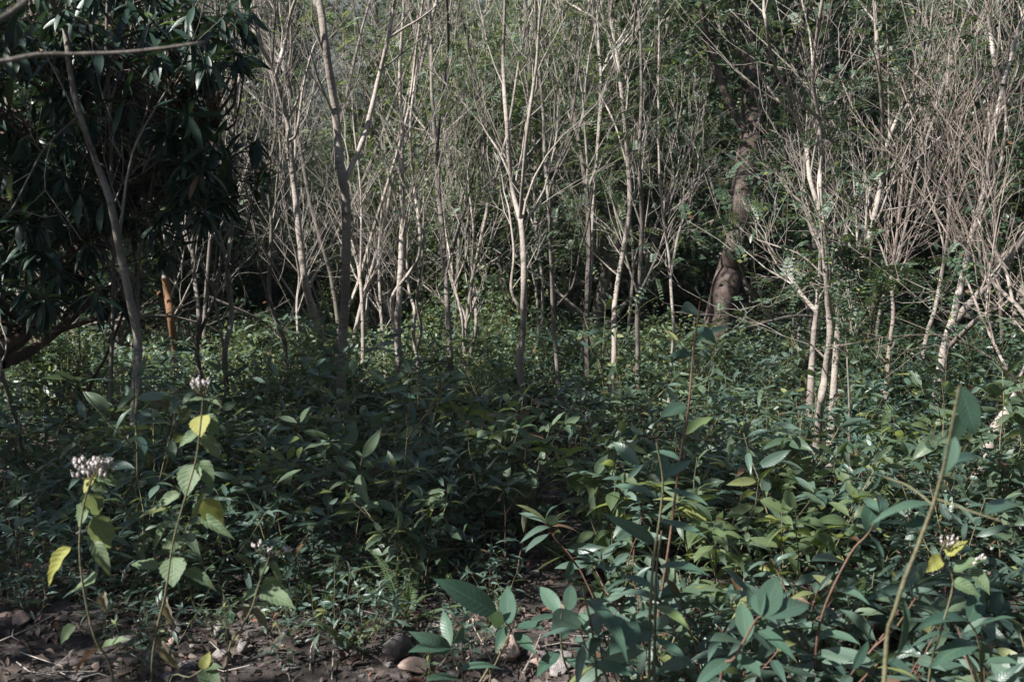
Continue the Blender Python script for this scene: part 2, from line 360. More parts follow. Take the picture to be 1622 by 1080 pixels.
# ---------------------------------------------------------------- hero trees, traced and given real distances
def path3(px, D, w0, w1, seed_dd=0.12, to_ground=False, extend=True, base=None, dd1=0.0):
    """px: points from the bottom up. returns pts, radii"""
    n = len(px); dd = np.cumsum(R.normal(size=n) * seed_dd); dd -= dd[0]
    dd = dd + np.linspace(0, dd1, n)
    pts = [P(x, y, D + e) for (x, y), e in zip(px, dd)]
    ws = np.linspace(w0, w1, n) * (0.78 if w0 < 18 else 0.86 if w0 < 30 else 1) / FPX * D / 2
    if base is not None: pts = [base] + pts[1:]
    if extend and px[-1][1] < 12:
        d = nrm(nrm(pts[-1] - pts[-2]) + np.array([0, 0, 0.3]))
        for k in range(3):
            d = nrm(d + R.normal(size=3) * 0.12); pts.append(pts[-1] + d * 0.6); ws = np.append(ws, ws[-1] * 0.72)
    if to_ground:
        b = pts[0]; dd_ = (pts[0] - pts[1]); dd_ = dd_ / max(abs(dd_[2]), 0.05)
        h = b[2] - float(gz(b[0], b[1])) 
        if h > 0.05:
            g = b + dd_ * h * 0.5 * np.array([1, 1, 1]); g[2] = float(gz(g[0], g[1])) - 0.06
            pts = [g] + pts; ws = np.insert(ws, 0, ws[0] * 1.6)
    rows = smooth_path(np.column_stack([np.array(pts), ws]), 5)
    return rows[:, :3], rows[:, 3]

def hero(name, label, D, trunk, branches=(), bark='pbark', cat='tree', twigs=26, leaf=None, tw='twig', tstart=0.25, tl=(0.5, 1.3), group=None, wob=0.13, lfn=0.6, lfs=1.0):
    tp, tr = path3(trunk[0], D, trunk[1], trunk[2], to_ground=True)
    root = thing(name, label, cat, tp[0], group)
    off = tp[0]
    def part(nm, pts, rad, k):
        mb = MB(); q_ = 0.012 if tw == 'gbark' else 0.04; rr = rad * (1 + q_ * R.normal(size=len(rad))); mb.tube(pts - off, rr, 18 if tw == 'gbark' else k, q_); return link(nm, mb.mesh(nm, MAT[bark]), root)
    part("trunk", tp, tr, 10)
    allp = [(tp, tr, tstart)]
    for b in branches:
        # start at the nearest point of the paths built so far
        D2 = D; dd1 = b[3] if len(b) > 3 else R.uniform(-0.5, 0.5)
        first = P(b[0][0][0], b[0][0][1], D)
        cand = min(((np.linalg.norm((q - first)[[0, 2]]), q) for a in allp for q in a[0]), key=lambda z: z[0])
        base = cand[1] if cand[0] < 0.25 else first
        bp, br = path3(b[0], base[1], b[1], b[2], base=base, dd1=dd1)
        part("branch", bp, br, 8); allp.append((bp, br, 0.15))
    mb = MB(); tips = []; twigs = int(twigs * (0.62 if trunk[0][0][0] < 1350 else 0.42)) if cat == 'tree' and lfs != 1.2 else twigs
    tot = sum(len(a[0]) for a in allp)
    for pts, rad, ts in allp:
        k = int(twigs * len(pts) / tot)
        for i in range(k):
            t = R.uniform(ts, 1.0) ** 0.8; j = int(min(len(pts) - 2, t * (len(pts) - 1)))
            d0 = nrm(pts[j + 1] - pts[j]); q = nrm(np.cross(d0, R.normal(size=3))); a = R.uniform(0.3, 0.75)
            L = R.uniform(*tl)
            grow(mb, tips, pts[j], nrm(d0 * math.cos(a) + q * math.sin(a) + np.array([0, 0, 0.2])), L, min(rad[j] * 0.5, 0.012), 1, 3, (0, 3, 3), wob=wob, rmin=0.0016, fall=(0.35, 0.75), sides=(7, 5, 4, 3))
        grow(mb, tips, pts[-1], nrm(pts[-1] - pts[-2]), 0.7, rad[-1] * 0.9, 1, 3, (0, 3, 3), rmin=0.0016)
    for v in mb.v: v -= off.astype(np.float32)
    link("twigs", mb.mesh("twigs", MAT[tw]), root, "stuff")
    if leaf:
        fm = MB(); sel = [tips[i] for i in R.permutation(len(tips))[:int(len(tips) * lfn)]]
        pinnate(fm, sel, 0.11 * lfs, 6, 0.026 * lfs, 1)
        for v in fm.v: v -= off.astype(np.float32)
        link("foliage", fm.mesh("foliage", MAT[leaf]), root, "stuff")
    return root, allp

HEROES = [
 ("slender_tree", "slim pale tree leaning left in front of the dark broadleaf tree", 5.5,
  ([(213, 690), (215, 620), (218, 540), (205, 470), (190, 400), (175, 320), (150, 250), (118, 150), (100, 33), (80, -5)], 19, 9),
  [([(100, 45), (103, 20), (106, 0)], 7, 5), ([(150, 250), (128, 200), (95, 130), (60, 60), (40, 0)], 4, 2), ([(127, 177), (73, 233), (50, 273), (20, 330), (0, 350)], 5, 3, -0.6)], 'gbark', 26, None),
  ("slender_tree", "thin straight grey pole tree just right of the left leaning one", 6.6,
  ([(222, 620), (219, 520), (219, 450), (222, 385), (230, 330)], 8, 4), [([(222, 385), (240, 350), (262, 320)], 4, 2), ([(222, 385), (212, 340), (205, 280)], 4, 2)], 'gbark', 18, None),
  ("slender_tree", "thin dark double stemmed tree crossing the broadleaf crown", 6.2,
  ([(176, 600), (180, 450), (178, 300), (173, 167), (170, 0)], 8, 5), [([(173, 167), (200, 80), (212, 0)], 4, 3)], 'gbark', 22, None),
  ("slender_tree", "tree forking into two pale limbs left of the tallest straight trunk", 8.6,
  ([(530, 577), (500, 510), (483, 443), (473, 360), (467, 300), (460, 233), (453, 187), (440, 133), (420, 87), (403, 50), (396, 0)], 15, 8),
  [([(440, 137), (443, 100), (455, 50), (468, 0)], 8, 6), ([(463, 230), (470, 210), (480, 140), (495, 80), (505, 60)], 6, 3)], 'pbark', 34, 'pale'),
  ("slender_tree", "tallest straight trunk with dark scar rings and one arching right fork", 7.5,
  ([(540, 610), (541, 560), (545, 500), (548, 420), (548, 320), (540, 270), (530, 170), (515, 70), (505, 0)], 19, 12),
  [([(547, 303), (573, 227), (587, 177), (600, 123), (612, 73), (623, 17), (627, -5)], 11, 7), ([(613, 70), (640, 45), (668, 28), (700, 0)], 6, 3), ([(548, 400), (570, 330), (590, 290)], 3, 2)], 'pbark', 26, None),
  ("slender_tree", "pale trunk with peeling reddish bark and a bowed side stem", 8.8,
  ([(632, 590), (630, 520), (633, 460), (637, 360), (636, 260), (637, 200), (633, 120), (640, 0)], 15, 6),
  [([(628, 540), (622, 500), (623, 467), (650, 430), (665, 400), (663, 350), (655, 290), (650, 200), (658, 120)], 9, 4), ([(637, 350), (622, 300), (608, 250), (590, 200)], 7, 3)], 'pbark', 36, 'small'),
  ("slender_tree", "pale sapling forking low between the straight trunk and the peeling one", 9.6,
  ([(575, 575), (575, 530), (573, 470), (568, 427), (557, 380), (550, 330), (552, 250)], 9, 4), [([(570, 440), (572, 380), (571, 300), (560, 200)], 5, 3)], 'pbark', 26, None),
  ("slender_tree", "thin wavy pale sapling close left of the peeling trunk", 10.2,
  ([(610, 570), (606, 527), (602, 473), (600, 400), (605, 330)], 8, 4), [([(604, 490), (590, 450), (578, 420)], 4, 2)], 'pbark', 20, None),
  ("slender_tree", "sinuous twin stemmed pale sapling close right of the peeling trunk", 9.0,
  ([(663, 580), (655, 533), (657, 493), (648, 460), (645, 400), (650, 320)], 8, 4), [([(661, 560), (667, 520), (660, 473), (668, 420), (672, 330)], 8, 4)], 'pbark', 24, None),
  ("slender_tree", "dark trunk splitting into two tall stems in the middle of the thicket", 9.2,
  ([(713, 570), (707, 460), (700, 360), (694, 300), (690, 230), (684, 140), (683, 60), (680, 0)], 13, 6), [([(697, 320), (692, 260), (697, 180), (709, 90), (707, 0)], 8, 6), ([(705, 440), (725, 370), (745, 300), (760, 220)], 5, 3)], 'gbark', 36, 'small'),
  ("slender_tree", "short brightly lit crooked stem among the central shrubs", 10.0,
  ([(745, 567), (753, 527), (754, 493), (748, 430), (750, 360), (742, 300)], 9, 4), [([(754, 500), (775, 460), (800, 430)], 3, 2)], 'pbark', 20, None),
  ("slender_tree", "tall tree at the centre with a bright patch low on its thick trunk", 7.2,
  ([(830, 647), (823, 577), (828, 527), (830, 443), (826, 360), (812, 300), (803, 200), (797, 100), (800, 0)], 16, 6),
  [([(826, 350), (828, 290), (836, 200), (850, 100), (858, 0)], 8, 5), ([(812, 290), (790, 240), (765, 200), (750, 150)], 5, 2), ([(828, 500), (810, 460), (814, 400), (806, 330)], 7, 4)], 'pbark', 38, 'small'),
  ("slender_tree", "slim tree right of centre with a long pale arm reaching up right", 8.4,
  ([(883, 590), (877, 510), (873, 400), (870, 330), (863, 250), (860, 170), (850, 60), (848, 0)], 10, 5),
  [([(877, 487), (907, 453), (920, 393), (932, 350), (940, 290)], 6, 3), ([(870, 330), (888, 240), (905, 190), (915, 120), (930, 30)], 6, 3), ([(868, 300), (900, 240), (930, 180), (985, 120)], 4, 2)], 'gbark', 34, 'small'),
  ("slender_tree", "crooked pale trunk rising straight from the shrubs left of the big dark trunk", 8.3,
  ([(970, 600), (973, 550), (973, 493), (980, 437), (997, 333), (993, 233), (983, 133), (970, 50), (970, 0)], 12, 8),
  [([(980, 437), (960, 420), (935, 395), (920, 370)], 4, 2), ([(995, 260), (975, 200), (950, 150), (930, 120)], 4, 2), ([(985, 140), (1000, 80), (1010, 0)], 5, 4)], 'pbark', 36, 'small'),
  ("slender_tree", "dense many twigged sapling beside the crooked pale trunk", 8.8,
  ([(1010, 600), (1010, 493), (1017, 360), (1013, 250), (1016, 130), (1008, 0)], 11, 5), [([(1012, 480), (1030, 430), (1060, 360), (1085, 320), (1105, 270)], 6, 3), ([(1010, 470), (995, 420), (985, 380)], 5, 3)], 'gbark', 38, 'small'),
  ("slender_tree", "narrow pale stem with a bright slanting arm left of the big dark trunk", 9.0,
  ([(1062, 595), (1067, 527), (1063, 460), (1060, 410), (1046, 300), (1043, 150), (1043, 0)], 7, 4), [([(1063, 430), (1078, 360), (1095, 320), (1112, 270)], 6, 3)], 'pbark', 26, 'small'),
  ("slender_tree", "pale tree with three long forking limbs at the right of the clearing", 6.0,
  ([(1297, 668), (1302, 627), (1307, 593), (1315, 533), (1313, 493), (1308, 427), (1303, 360), (1298, 300), (1300, 250), (1297, 187), (1288, 120), (1303, 0)], 16, 6),
  [([(1311, 400), (1302, 350), (1283, 283), (1277, 233), (1260, 187), (1233, 160), (1213, 133), (1187, 90)], 11, 3), ([(1265, 195), (1247, 143), (1223, 90), (1213, 33), (1210, 0)], 8, 5), ([(1300, 573), (1280, 542), (1247, 523), (1217, 500)], 5, 2, -0.7), ([(1290, 130), (1283, 60), (1270, 0)], 4, 3), ([(1308, 430), (1270, 405), (1230, 390), (1200, 380)], 4, 2)], 'pbark', 50, 'small'),
  ("slender_tree", "bent pale tree with an elbow shaped low limb behind the forking pale tree", 7.8,
  ([(1287, 560), (1290, 520), (1293, 493), (1298, 447), (1300, 400), (1283, 360), (1270, 310)], 12, 5), [([(1293, 493), (1270, 467), (1253, 437), (1235, 415)], 10, 5)], 'pbark', 18, None),
  ("slender_tree", "pale Y shaped tree leaning right beside the forking pale tree", 6.8,
  ([(1322, 600), (1330, 510), (1340, 470), (1363, 420), (1382, 354), (1397, 283), (1402, 240), (1420, 190), (1440, 143), (1467, 87)], 15, 5),
  [([(1400, 255), (1397, 167), (1390, 83), (1385, 0)], 8, 7), ([(1402, 230), (1440, 160), (1480, 90), (1500, 20)], 3, 2), ([(1382, 354), (1372, 280), (1360, 200), (1330, 120)], 4, 2)], 'pbark', 46, 'small'),
  ("slender_tree", "tall pale tree forking near the top at the right side", 7.2,
  ([(1494, 560), (1510, 503), (1520, 460), (1533, 403), (1545, 350), (1564, 283), (1570, 217), (1588, 140), (1577, 110), (1570, 60), (1562, 0)], 16, 8),
  [([(1588, 135), (1600, 97), (1612, 50), (1625, 0)], 9, 7), ([(1540, 380), (1557, 333), (1583, 267), (1593, 200), (1592, 140), (1600, 60)], 6, 4), ([(1545, 350), (1520, 260), (1500, 180), (1480, 100)], 4, 2)], 'pbark', 50, None),
  ("slender_tree", "slim leaning pale stem close left of the tall right fork", 8.0,
  ([(1465, 545), (1480, 493), (1493, 427), (1500, 380), (1505, 280), (1500, 150), (1512, 0)], 9, 4), [([(1500, 400), (1480, 330), (1460, 270), (1445, 210)], 4, 2)], 'pbark', 40, None),
  ("leaning_tree", "thick pale leaning trunk with ragged bark behind the tall right fork", 8.4,
  ([(1505, 530), (1520, 500), (1547, 470), (1573, 440), (1600, 405), (1622, 375), (1650, 330)], 17, 13), [([(1498, 555), (1523, 530), (1545, 508), (1568, 492)], 11, 8)], 'pbark', 10, None),
  ("slender_tree", "reddish many branched sapling at the right edge", 5.2,
  ([(1617, 690), (1610, 610), (1590, 575), (1568, 530), (1550, 490), (1530, 440), (1505, 380), (1470, 320)], 8, 3),
  [([(1600, 590), (1560, 560), (1520, 540), (1490, 530)], 3, 2), ([(1568, 530), (1565, 460), (1575, 380), (1590, 300)], 4, 2), ([(1622, 600), (1640, 540), (1650, 480)], 6, 4)], 'rtwig', 40, None),
  ("leaning_tree", "bright thick leaning trunk half hidden by shrubs at the far right", 5.4,
  ([(1572, 690), (1590, 660), (1612, 625), (1640, 590), (1680, 540), (1700, 470)], 20, 14), [], 'pbark', 10, None),
  ("slender_tree", "long bare pale limbed tree slanting through the right twigs", 6.2,
  ([(1650, 560), (1620, 495), (1580, 455), (1540, 403), (1500, 330), (1470, 250), (1440, 170)], 10, 3), [([(1610, 480), (1590, 420), (1560, 370), (1535, 320)], 7, 3)], 'pbark', 30, None),
  ("slender_tree", "dark leafless tree bending right between two pale ones", 9.5,
  ([(1375, 560), (1380, 500), (1392, 450), (1412, 400), (1425, 340), (1420, 250)], 9, 4), [([(1385, 480), (1378, 420), (1385, 350)], 5, 3)], 'dbark', 24, None),
  ("slender_tree", "brown sapling with a wide fan of branches near the right pale fork", 7.6,
  ([(1408, 560), (1415, 500), (1412, 440), (1420, 380), (1428, 300), (1432, 240)], 9, 4), [([(1413, 460), (1440, 400), (1470, 340), (1510, 270)], 5, 2), ([(1412, 440), (1390, 380), (1350, 330)], 5, 2)], 'rtwig', 40, None),
  ("bent_tree", "pale rough barked stump like trunk at left under the dark crown", 8.6,
  ([(124, 600), (120, 545), (110, 512), (100, 470), (92, 430)], 14, 9), [], 'pbark', 6, None),
  ("bent_tree", "thin dark stem bowing right among the left shrubs", 6.8,
  ([(138, 660), (143, 610), (167, 567), (190, 510), (200, 470)], 8, 5), [([(143, 620), (128, 570), (125, 520)], 4, 2)], 'dbark', 10, None),
  ("bent_tree", "thin curved stem at the left edge with a pale lower part", 5.6,
  ([(30, 690), (18, 640), (3, 590), (-8, 540)], 9, 7), [], 'gbark', 6, None),
  ("orange_tree_trunk", "short orange brown trunk standing behind the thin left stems", 10.5,
  ([(277, 560), (275, 540), (270, 500), (266, 470), (262, 440)], 12, 16), [], 'orange', 4, None),
  ("slender_tree", "dark crooked tree in the left group with a bright curved lower stem", 8.0,
  ([(320, 610), (312, 560), (315, 500), (307, 430), (302, 360), (292, 280), (285, 180), (280, 90), (288, 0)], 11, 5), [([(313, 530), (332, 490), (345, 450), (350, 390)], 8, 4), ([(305, 400), (295, 380), (288, 360)], 7, 4), ([(300, 340), (275, 250), (262, 150), (250, 60)], 5, 3)], 'gbark', 36, None),
  ("slender_tree", "tall twiggy tree standing alone between the left group and the forked tree", 7.6,
  ([(360, 630), (356, 560), (367, 500), (360, 427), (367, 360), (372, 280), (370, 180), (384, 90), (380, 0)], 12, 5), [([(358, 560), (345, 500), (338, 450), (345, 380)], 7, 3), ([(362, 430), (395, 350), (405, 260)], 5, 3)], 'gbark', 40, None),
  ("slender_tree", "dark thin tree with a smooth curve left of the forked pale limbs", 8.4,
  ([(452, 560), (448, 533), (427, 470), (430, 360), (425, 280), (437, 200), (432, 100), (440, 0)], 10, 4), [([(430, 480), (412, 430), (405, 370), (390, 300)], 6, 3), ([(430, 350), (450, 290), (480, 240)], 4, 2)], 'gbark', 40, None),
  ("slender_tree", "small pale sapling with a whorl of dead twigs left of centre", 9.6,
  ([(477, 575), (472, 530), (470, 480), (474, 440), (468, 400)], 6, 4), [([(472, 455), (482, 420), (480, 380)], 4, 2)], 'pbark', 20, None),
  ("slender_tree", "pale thin sapling leaning left in the middle thicket", 10.0,
  ([(735, 560), (733, 510), (722, 460), (715, 420), (705, 360), (700, 300)], 6, 3), [([(722, 455), (740, 400), (742, 340)], 5, 3)], 'pbark', 24, None),
]
LM = []
SHORT = ['the left leaning slim tree', 'the thin straight grey pole tree', 'the thin dark double stemmed tree', 'the pale two limbed forked tree', 'the tallest straight ringed trunk', 'the peeling trunk with bowed stem', 'the low forked pale sapling', 'the thin wavy pale sapling', 'the sinuous twin stemmed sapling', 'the dark two stemmed trunk', 'the short bright crooked stem', 'the central tree with bright patch', 'the slim tree with pale arm', 'the crooked pale trunk', 'the many twigged sapling tree', 'the narrow stem with slanting arm', 'the three limbed pale tree', 'the elbow limbed pale tree', 'the pale Y shaped tree', 'the tall right forked tree', 'the slim leaning pale stem', 'the ragged leaning trunk', 'the reddish edge sapling', 'the bright far right leaning trunk', 'the long limbed slanting tree', 'the dark bending tree', 'the brown fan branched sapling', 'the rough barked stump', 'the dark bowing stem', 'the thin curved edge stem', 'the orange brown trunk', 'the dark crooked left tree', 'the lone tall twiggy tree', 'the dark smoothly curved tree', 'the small tree with dead whorl', 'the left leaning thin sapling']
def near_label(x, y, adj, noun):
    lx, ly, ph = min(LM, key=lambda l: (l[0] - x) ** 2 + (l[1] - y) ** 2)
    dx, dy = x - lx, y - ly
    w = ("right of" if dx > 0 else "left of") if abs(dx) > abs(dy) else ("behind" if dy > 0 else "in front of")
    if math.hypot(dx, dy) < 0.3: w = "close against, " + w
    elif math.hypot(dx, dy) > 1.6: w = "well " + w
    q_ = f"{adj} {noun} {w} {ph}".split()
    return " ".join(q_[:2] + q_[3:]) if len(q_) > 16 else " ".join(q_)
assert len(SHORT) == len(HEROES)
for hi_, h in enumerate(HEROES):
    nm, lab, D, tr, br, bark, tw, lf = h
    h_, _ = hero(nm, lab, D, tr, br, bark, twigs=tw, leaf=lf, tw='rtwig' if (tr[0][0][0] > 1350) else 'twig', **(dict(lfn=1.0, lfs=1.25) if tr[0][0][0] > 1180 and lf else {}))
    LM.append((h_.location[0], h_.location[1], SHORT[hi_]))

hero("leafy_sapling_tree", "slim sapling spreading green feathery sprays in front of the pale forked trees", 5.7, ([(1345, 640), (1342, 560), (1350, 500), (1345, 450), (1352, 420)], 4, 2),
     [([(1348, 470), (1300, 450), (1250, 462)], 2, 1), ([(1348, 455), (1400, 432), (1440, 445)], 2, 1), ([(1348, 480), (1380, 470), (1430, 480)], 2, 1)], 'gbark', twigs=26, leaf='small', tl=(0.12, 0.3), lfn=1.0, lfs=1.2)
# big dark trunk, mottled, with climbing leaves
root, ap = hero("big_tree", "big dark mottled trunk wrapped in climbing leaves, widest in the wood", 11.5,
  ([(1126, 575), (1132, 540), (1140, 500), (1148, 460), (1158, 425), (1170, 380), (1176, 320), (1184, 250), (1192, 190), (1190, 100), (1200, 0)], 50, 30),
  [([(1168, 405), (1195, 385), (1230, 360), (1260, 300)], 18, 8), ([(1188, 220), (1150, 150), (1120, 60), (1110, 0)], 18, 9), ([(1192, 180), (1240, 120), (1270, 40), (1290, 0)], 16, 9)],
  'lichen', twigs=60, leaf='darkl', tw='gbark' , tl=(0.8, 1.8))
LM.append((root.location[0], root.location[1], 'the big dark mottled trunk'))
fm = MB(); tp = ap[0][0]; sel = tp[(tp[:, 2] > 2.7)]
leaf_cloud(fm, sel, 30, (0.25, 0.25, 0.12), 0.10, RHW)
crown = []
for a in ap[1:]: crown += [q for q in a[0][len(a[0]) // 2:]]
leaf_cloud(fm, crown, 90, 0.4, 0.10, RHW)
for v in fm.v: v -= np.array(root.location, np.float32)
link("climbing_foliage", fm.mesh("climbing_foliage", MAT['darkl']), root, "stuff")

# ---------------------------------------------------------------- dark broadleaf (mango like) trees at the left
def broadleaf(name, label, limbs, D, boxes, nwh, group=None, leafparts=300, bark='dbark', perw=(8, 13), ll=(0.15, 0.24)):
    """limbs: list of 3-D polylines w radii; boxes: function giving whorl centre"""
    off = limbs[0][0][0]
    root = thing(name, label, "tree", off, group)
    allp = []
    for i, (pts, r0, r1) in enumerate(limbs):
        rows = smooth_path(np.column_stack([np.array(pts), np.linspace(r0, r1, len(pts))]), 5); mb = MB()
        mb.tube(rows[:, :3] - off, rows[:, 3] * (1 + 0.04 * R.normal(size=len(rows))), 10, 0.05)
        nm = "trunk" if i == 0 else "branch"; link(nm, mb.mesh(nm, MAT[bark]), root); allp.append(rows[:, :3])
    A = np.concatenate(allp)
    tw = MB(); MM = []; 
    for k in range(nwh):
        c = boxes(); j = int(np.argmin(np.linalg.norm(A - c, axis=1) + 0.5 * (A[:, 2] > c[2]))); b = A[j]
        mid = (b + c) / 2 + np.array([0, 0, -0.08]) + R.normal(size=3) * 0.07
        rows = smooth_path(np.array([b, mid, c]), 3); tw.tube(rows - off, np.linspace(0.012, 0.004, len(rows)), 4)
        d = nrm(nrm(c - b) + np.array([0, 0, 0.2])); m = R.integers(*perw)
        a = np.arange(m) * 2.4 + R.uniform(0, 6); e = R.uniform(-0.7, 0.5, m)
        q1 = nrm(np.cross(d, [0.2, 0.3, 1])); q2 = np.cross(d, q1)
        yd = q1 * np.cos(a)[:, None] + q2 * np.sin(a)[:, None] + d * 0.35 + np.array([0, 0, 1]) * (e[:, None] - 0.45)
        pos = c - d * R.uniform(0, 0.10, m)[:, None] - off
        MM.append(frames(pos, yd, np.array([0, 0, 1]) + R.normal(size=(m, 3)) * 0.25, R.uniform(*ll, m)))
    MM = np.concatenate(MM)
    link("twigs", tw.mesh("twigs", MAT[bark]), root, "stuff")
    dist = np.linalg.norm(MM[:, :, 3] + off - np.array([0, 0, CAM_H]), axis=1)
    wp = MM[:, :, 3] + off; inview = (np.abs(wp[:, 0] / np.maximum(wp[:, 1], .1)) < 0.52) & (wp[:, 2] < CAM_H + 0.26 * wp[:, 1])
    order = np.argsort(dist + 100 * (~inview))
    near, far = order[:leafparts], order[leafparts:]
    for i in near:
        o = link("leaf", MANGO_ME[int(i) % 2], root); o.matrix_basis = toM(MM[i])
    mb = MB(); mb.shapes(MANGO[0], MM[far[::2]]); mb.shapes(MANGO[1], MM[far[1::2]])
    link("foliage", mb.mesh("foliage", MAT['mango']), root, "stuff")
    return root

def pixbox():
    while True:
        px = R.uniform(-120, 430); py = R.uniform(-70 if R.random() < .5 else 20, 500)
        lim = 375 - 0.0006 * (py - 180) ** 2 + 60 * math.sin(py * 0.03)
        if py > 380 and (px > 150 + (500 - py) * 1.3): continue
        if py > 300 and px > 80 and R.random() < 0.5: continue
        if R.random() < 0.5 and math.sin(px * 0.035 + 1) + math.cos(py * 0.043 + px * .01) > 0.75: continue
        if px < lim + R.normal() * 28: return P(px, py, R.uniform(5.6, 7.6))
b0 = P(-60, 640, 6.6); b0[2] = float(gz(b0[0], b0[1])) - 0.1
limbsA = [([b0, P(-30, 590, 6.6), P(33, 527, 6.6), P(55, 485, 6.7), P(90, 450, 6.8), P(130, 380, 6.9), P(160, 280, 7.0), P(190, 150, 7.0), P(200, 20, 7), P(210, -120, 7)], 0.085, 0.03),
          ([P(90, 450, 6.8), P(60, 330, 6.9), P(20, 220, 7.0), P(-40, 100, 7.1), P(-80, -40, 7.2)], 0.05, 0.02),
          ([P(130, 380, 6.9), P(200, 330, 6.7), P(260, 260, 6.6), P(330, 200, 6.5)], 0.035, 0.012),
          ([P(160, 280, 7.0), P(120, 180, 7.6), P(60, 60, 8.0), P(40, -60, 8.0)], 0.035, 0.012),
          ([P(0, 575, 6.6), P(40, 560, 6.9), P(90, 525, 7.2), P(140, 480, 7.4), P(200, 440, 7.4)], 0.045, 0.02),
          ([P(90, 525, 7.2), P(150, 505, 7.2), P(185, 490, 7.1), P(200, 485, 7.1)], 0.02, 0.01)]
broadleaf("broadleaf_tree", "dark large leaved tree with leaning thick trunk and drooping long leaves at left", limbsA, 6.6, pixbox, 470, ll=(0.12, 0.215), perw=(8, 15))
LM += [(-1.1, 2.9, 'the larger white flower head herb'), (-0.85, 3.3, 'the tallest white flowered herb'), (-0.6, 3.4, 'the small spindly herb'), (-0.43, 3.9, 'the largest sunlit fern'), (0.0, 3.6, 'the central low seedling'), (0.4, 3.2, 'the tall pale stemmed sapling'), (0.45, 3.9, 'the tall thin whip'), (0.75, 2.7, 'the ribbed leaved sapling'), (1.2, 2.8, 'the slanting pale stem'), (1.0, 3.8, 'the narrow leaved reddish sapling'), (-0.2, 5.2, 'the shaded end of the bare path')]

def shade_tree(x, y, h, cr, n, label, lz=0.75, trunk_r=0.09, over=(0, 0)):
    g = float(gz(x, y)); c = np.array([x + over[0], y + over[1], g + h])
    k_ = np.array([x + over[0] * .25, y + over[1] * .25, g + h * .5]); limbs = [([np.array([x, y, g - .1]), k_, c + [0, 0, cr * .4]], trunk_r, 0.03)]
    for k in range(5):
        a = k * 1.256 + x; limbs.append(([k_ * (1 - .09 * k) + c * .09 * k, c + [math.cos(a) * cr * .45, math.sin(a) * cr * .45, -.1], c + [math.cos(a) * cr * .8, math.sin(a) * cr * .8, .2]], 0.035, 0.012))
    def bx():
        v = nrm(R.normal(size=3)) * R.uniform(0.35, 1) ** 0.6; return c + v * [cr, cr, cr * lz]
    return broadleaf("broadleaf_tree", label, limbs, 0, bx, n, leafparts=0)
# trees of the same wood standing outside the frame to the left and behind: they throw the shade seen in the photograph
shade_tree(-5.7, 3.7, 4.3, 2.0, 380, "large leaved tree standing left of the view, shading the front ground")
shade_tree(-4.0, 2.9, 4.7, 1.4, 230, "second large leaved tree left of the view, thinner crown")
shade_tree(-7.4, 2.3, 4.4, 1.8, 200, "large leaved tree further left behind the leaning one")
shade_tree(-5.3, 1.0, 4.2, 1.1, 45, "light crowned large leaved tree behind the viewer")
shade_tree(-2.3, 1.1, 4.7, 1.3, 20, "open crowned tree beside the viewer")

shade_tree(3.6, 1.6, 5.3, 1.9, 260, "unseen large leaved tree added right of the view, crown overhead blocking sky light", over=(-2.3, 0.6))  # three unseen trees from here, crowns added overhead to cut skylight and deepen shade
shade_tree(4.6, 4.0, 5.8, 1.9, 260, "second unseen large leaved tree added right of the view, high crown blocking sky light", over=(-2.4, 0.6), lz=.5)
shade_tree(1.2, -1.8, 5.2, 1.8, 240, "unseen large leaved tree added behind the viewer, high crown blocking sky light", over=(-0.2, 1.0))

# blurred near branches at the upper left, from a tree beside the viewer
tb = thing("near_tree", "blurred close bare branches reaching in at the upper left corner", "tree", (-1.6, 0.6, 0))
def simple(pts, r0, r1, nm, root, mat, k=8):
    off = np.array(root.location); rows = smooth_path(np.column_stack([np.array(pts), np.linspace(r0, r1, len(pts))]), 5); mb = MB()
    mb.tube(rows[:, :3] - off, rows[:, 3] * (1 + 0.06 * R.normal(size=len(rows))), k, 0.04); return link(nm, mb.mesh(nm, MAT[mat]), root)
simple([np.array([-1.6, 0.6, -0.05]), np.array([-1.55, .65, 1.0]), np.array([-1.45, .75, 1.7]), np.array([-1.4, .8, 2.6]), np.array([-1.5, .9, 3.4])], 0.035, 0.012, "trunk", tb, 'gbark')
simple([np.array([-1.47, .72, 1.75]), P(-500, 210, 1.15), P(-120, 88, 1.3), P(-25, 42, 1.3), P(25, 15, 1.35), P(80, -40, 1.4)], 0.006, 0.0035, "branch", tb, 'gbark')
simple([np.array([-1.47, .75, 1.7]), P(-500, 160, 1.3), P(-100, 104, 1.5), P(0, 98, 1.6), P(60, 87, 1.65), P(120, 86, 1.7), P(200, 83, 1.75), P(270, 75, 1.8), P(325, 67, 1.85)], 0.0045, 0.0022, "branch", tb, 'gbark')

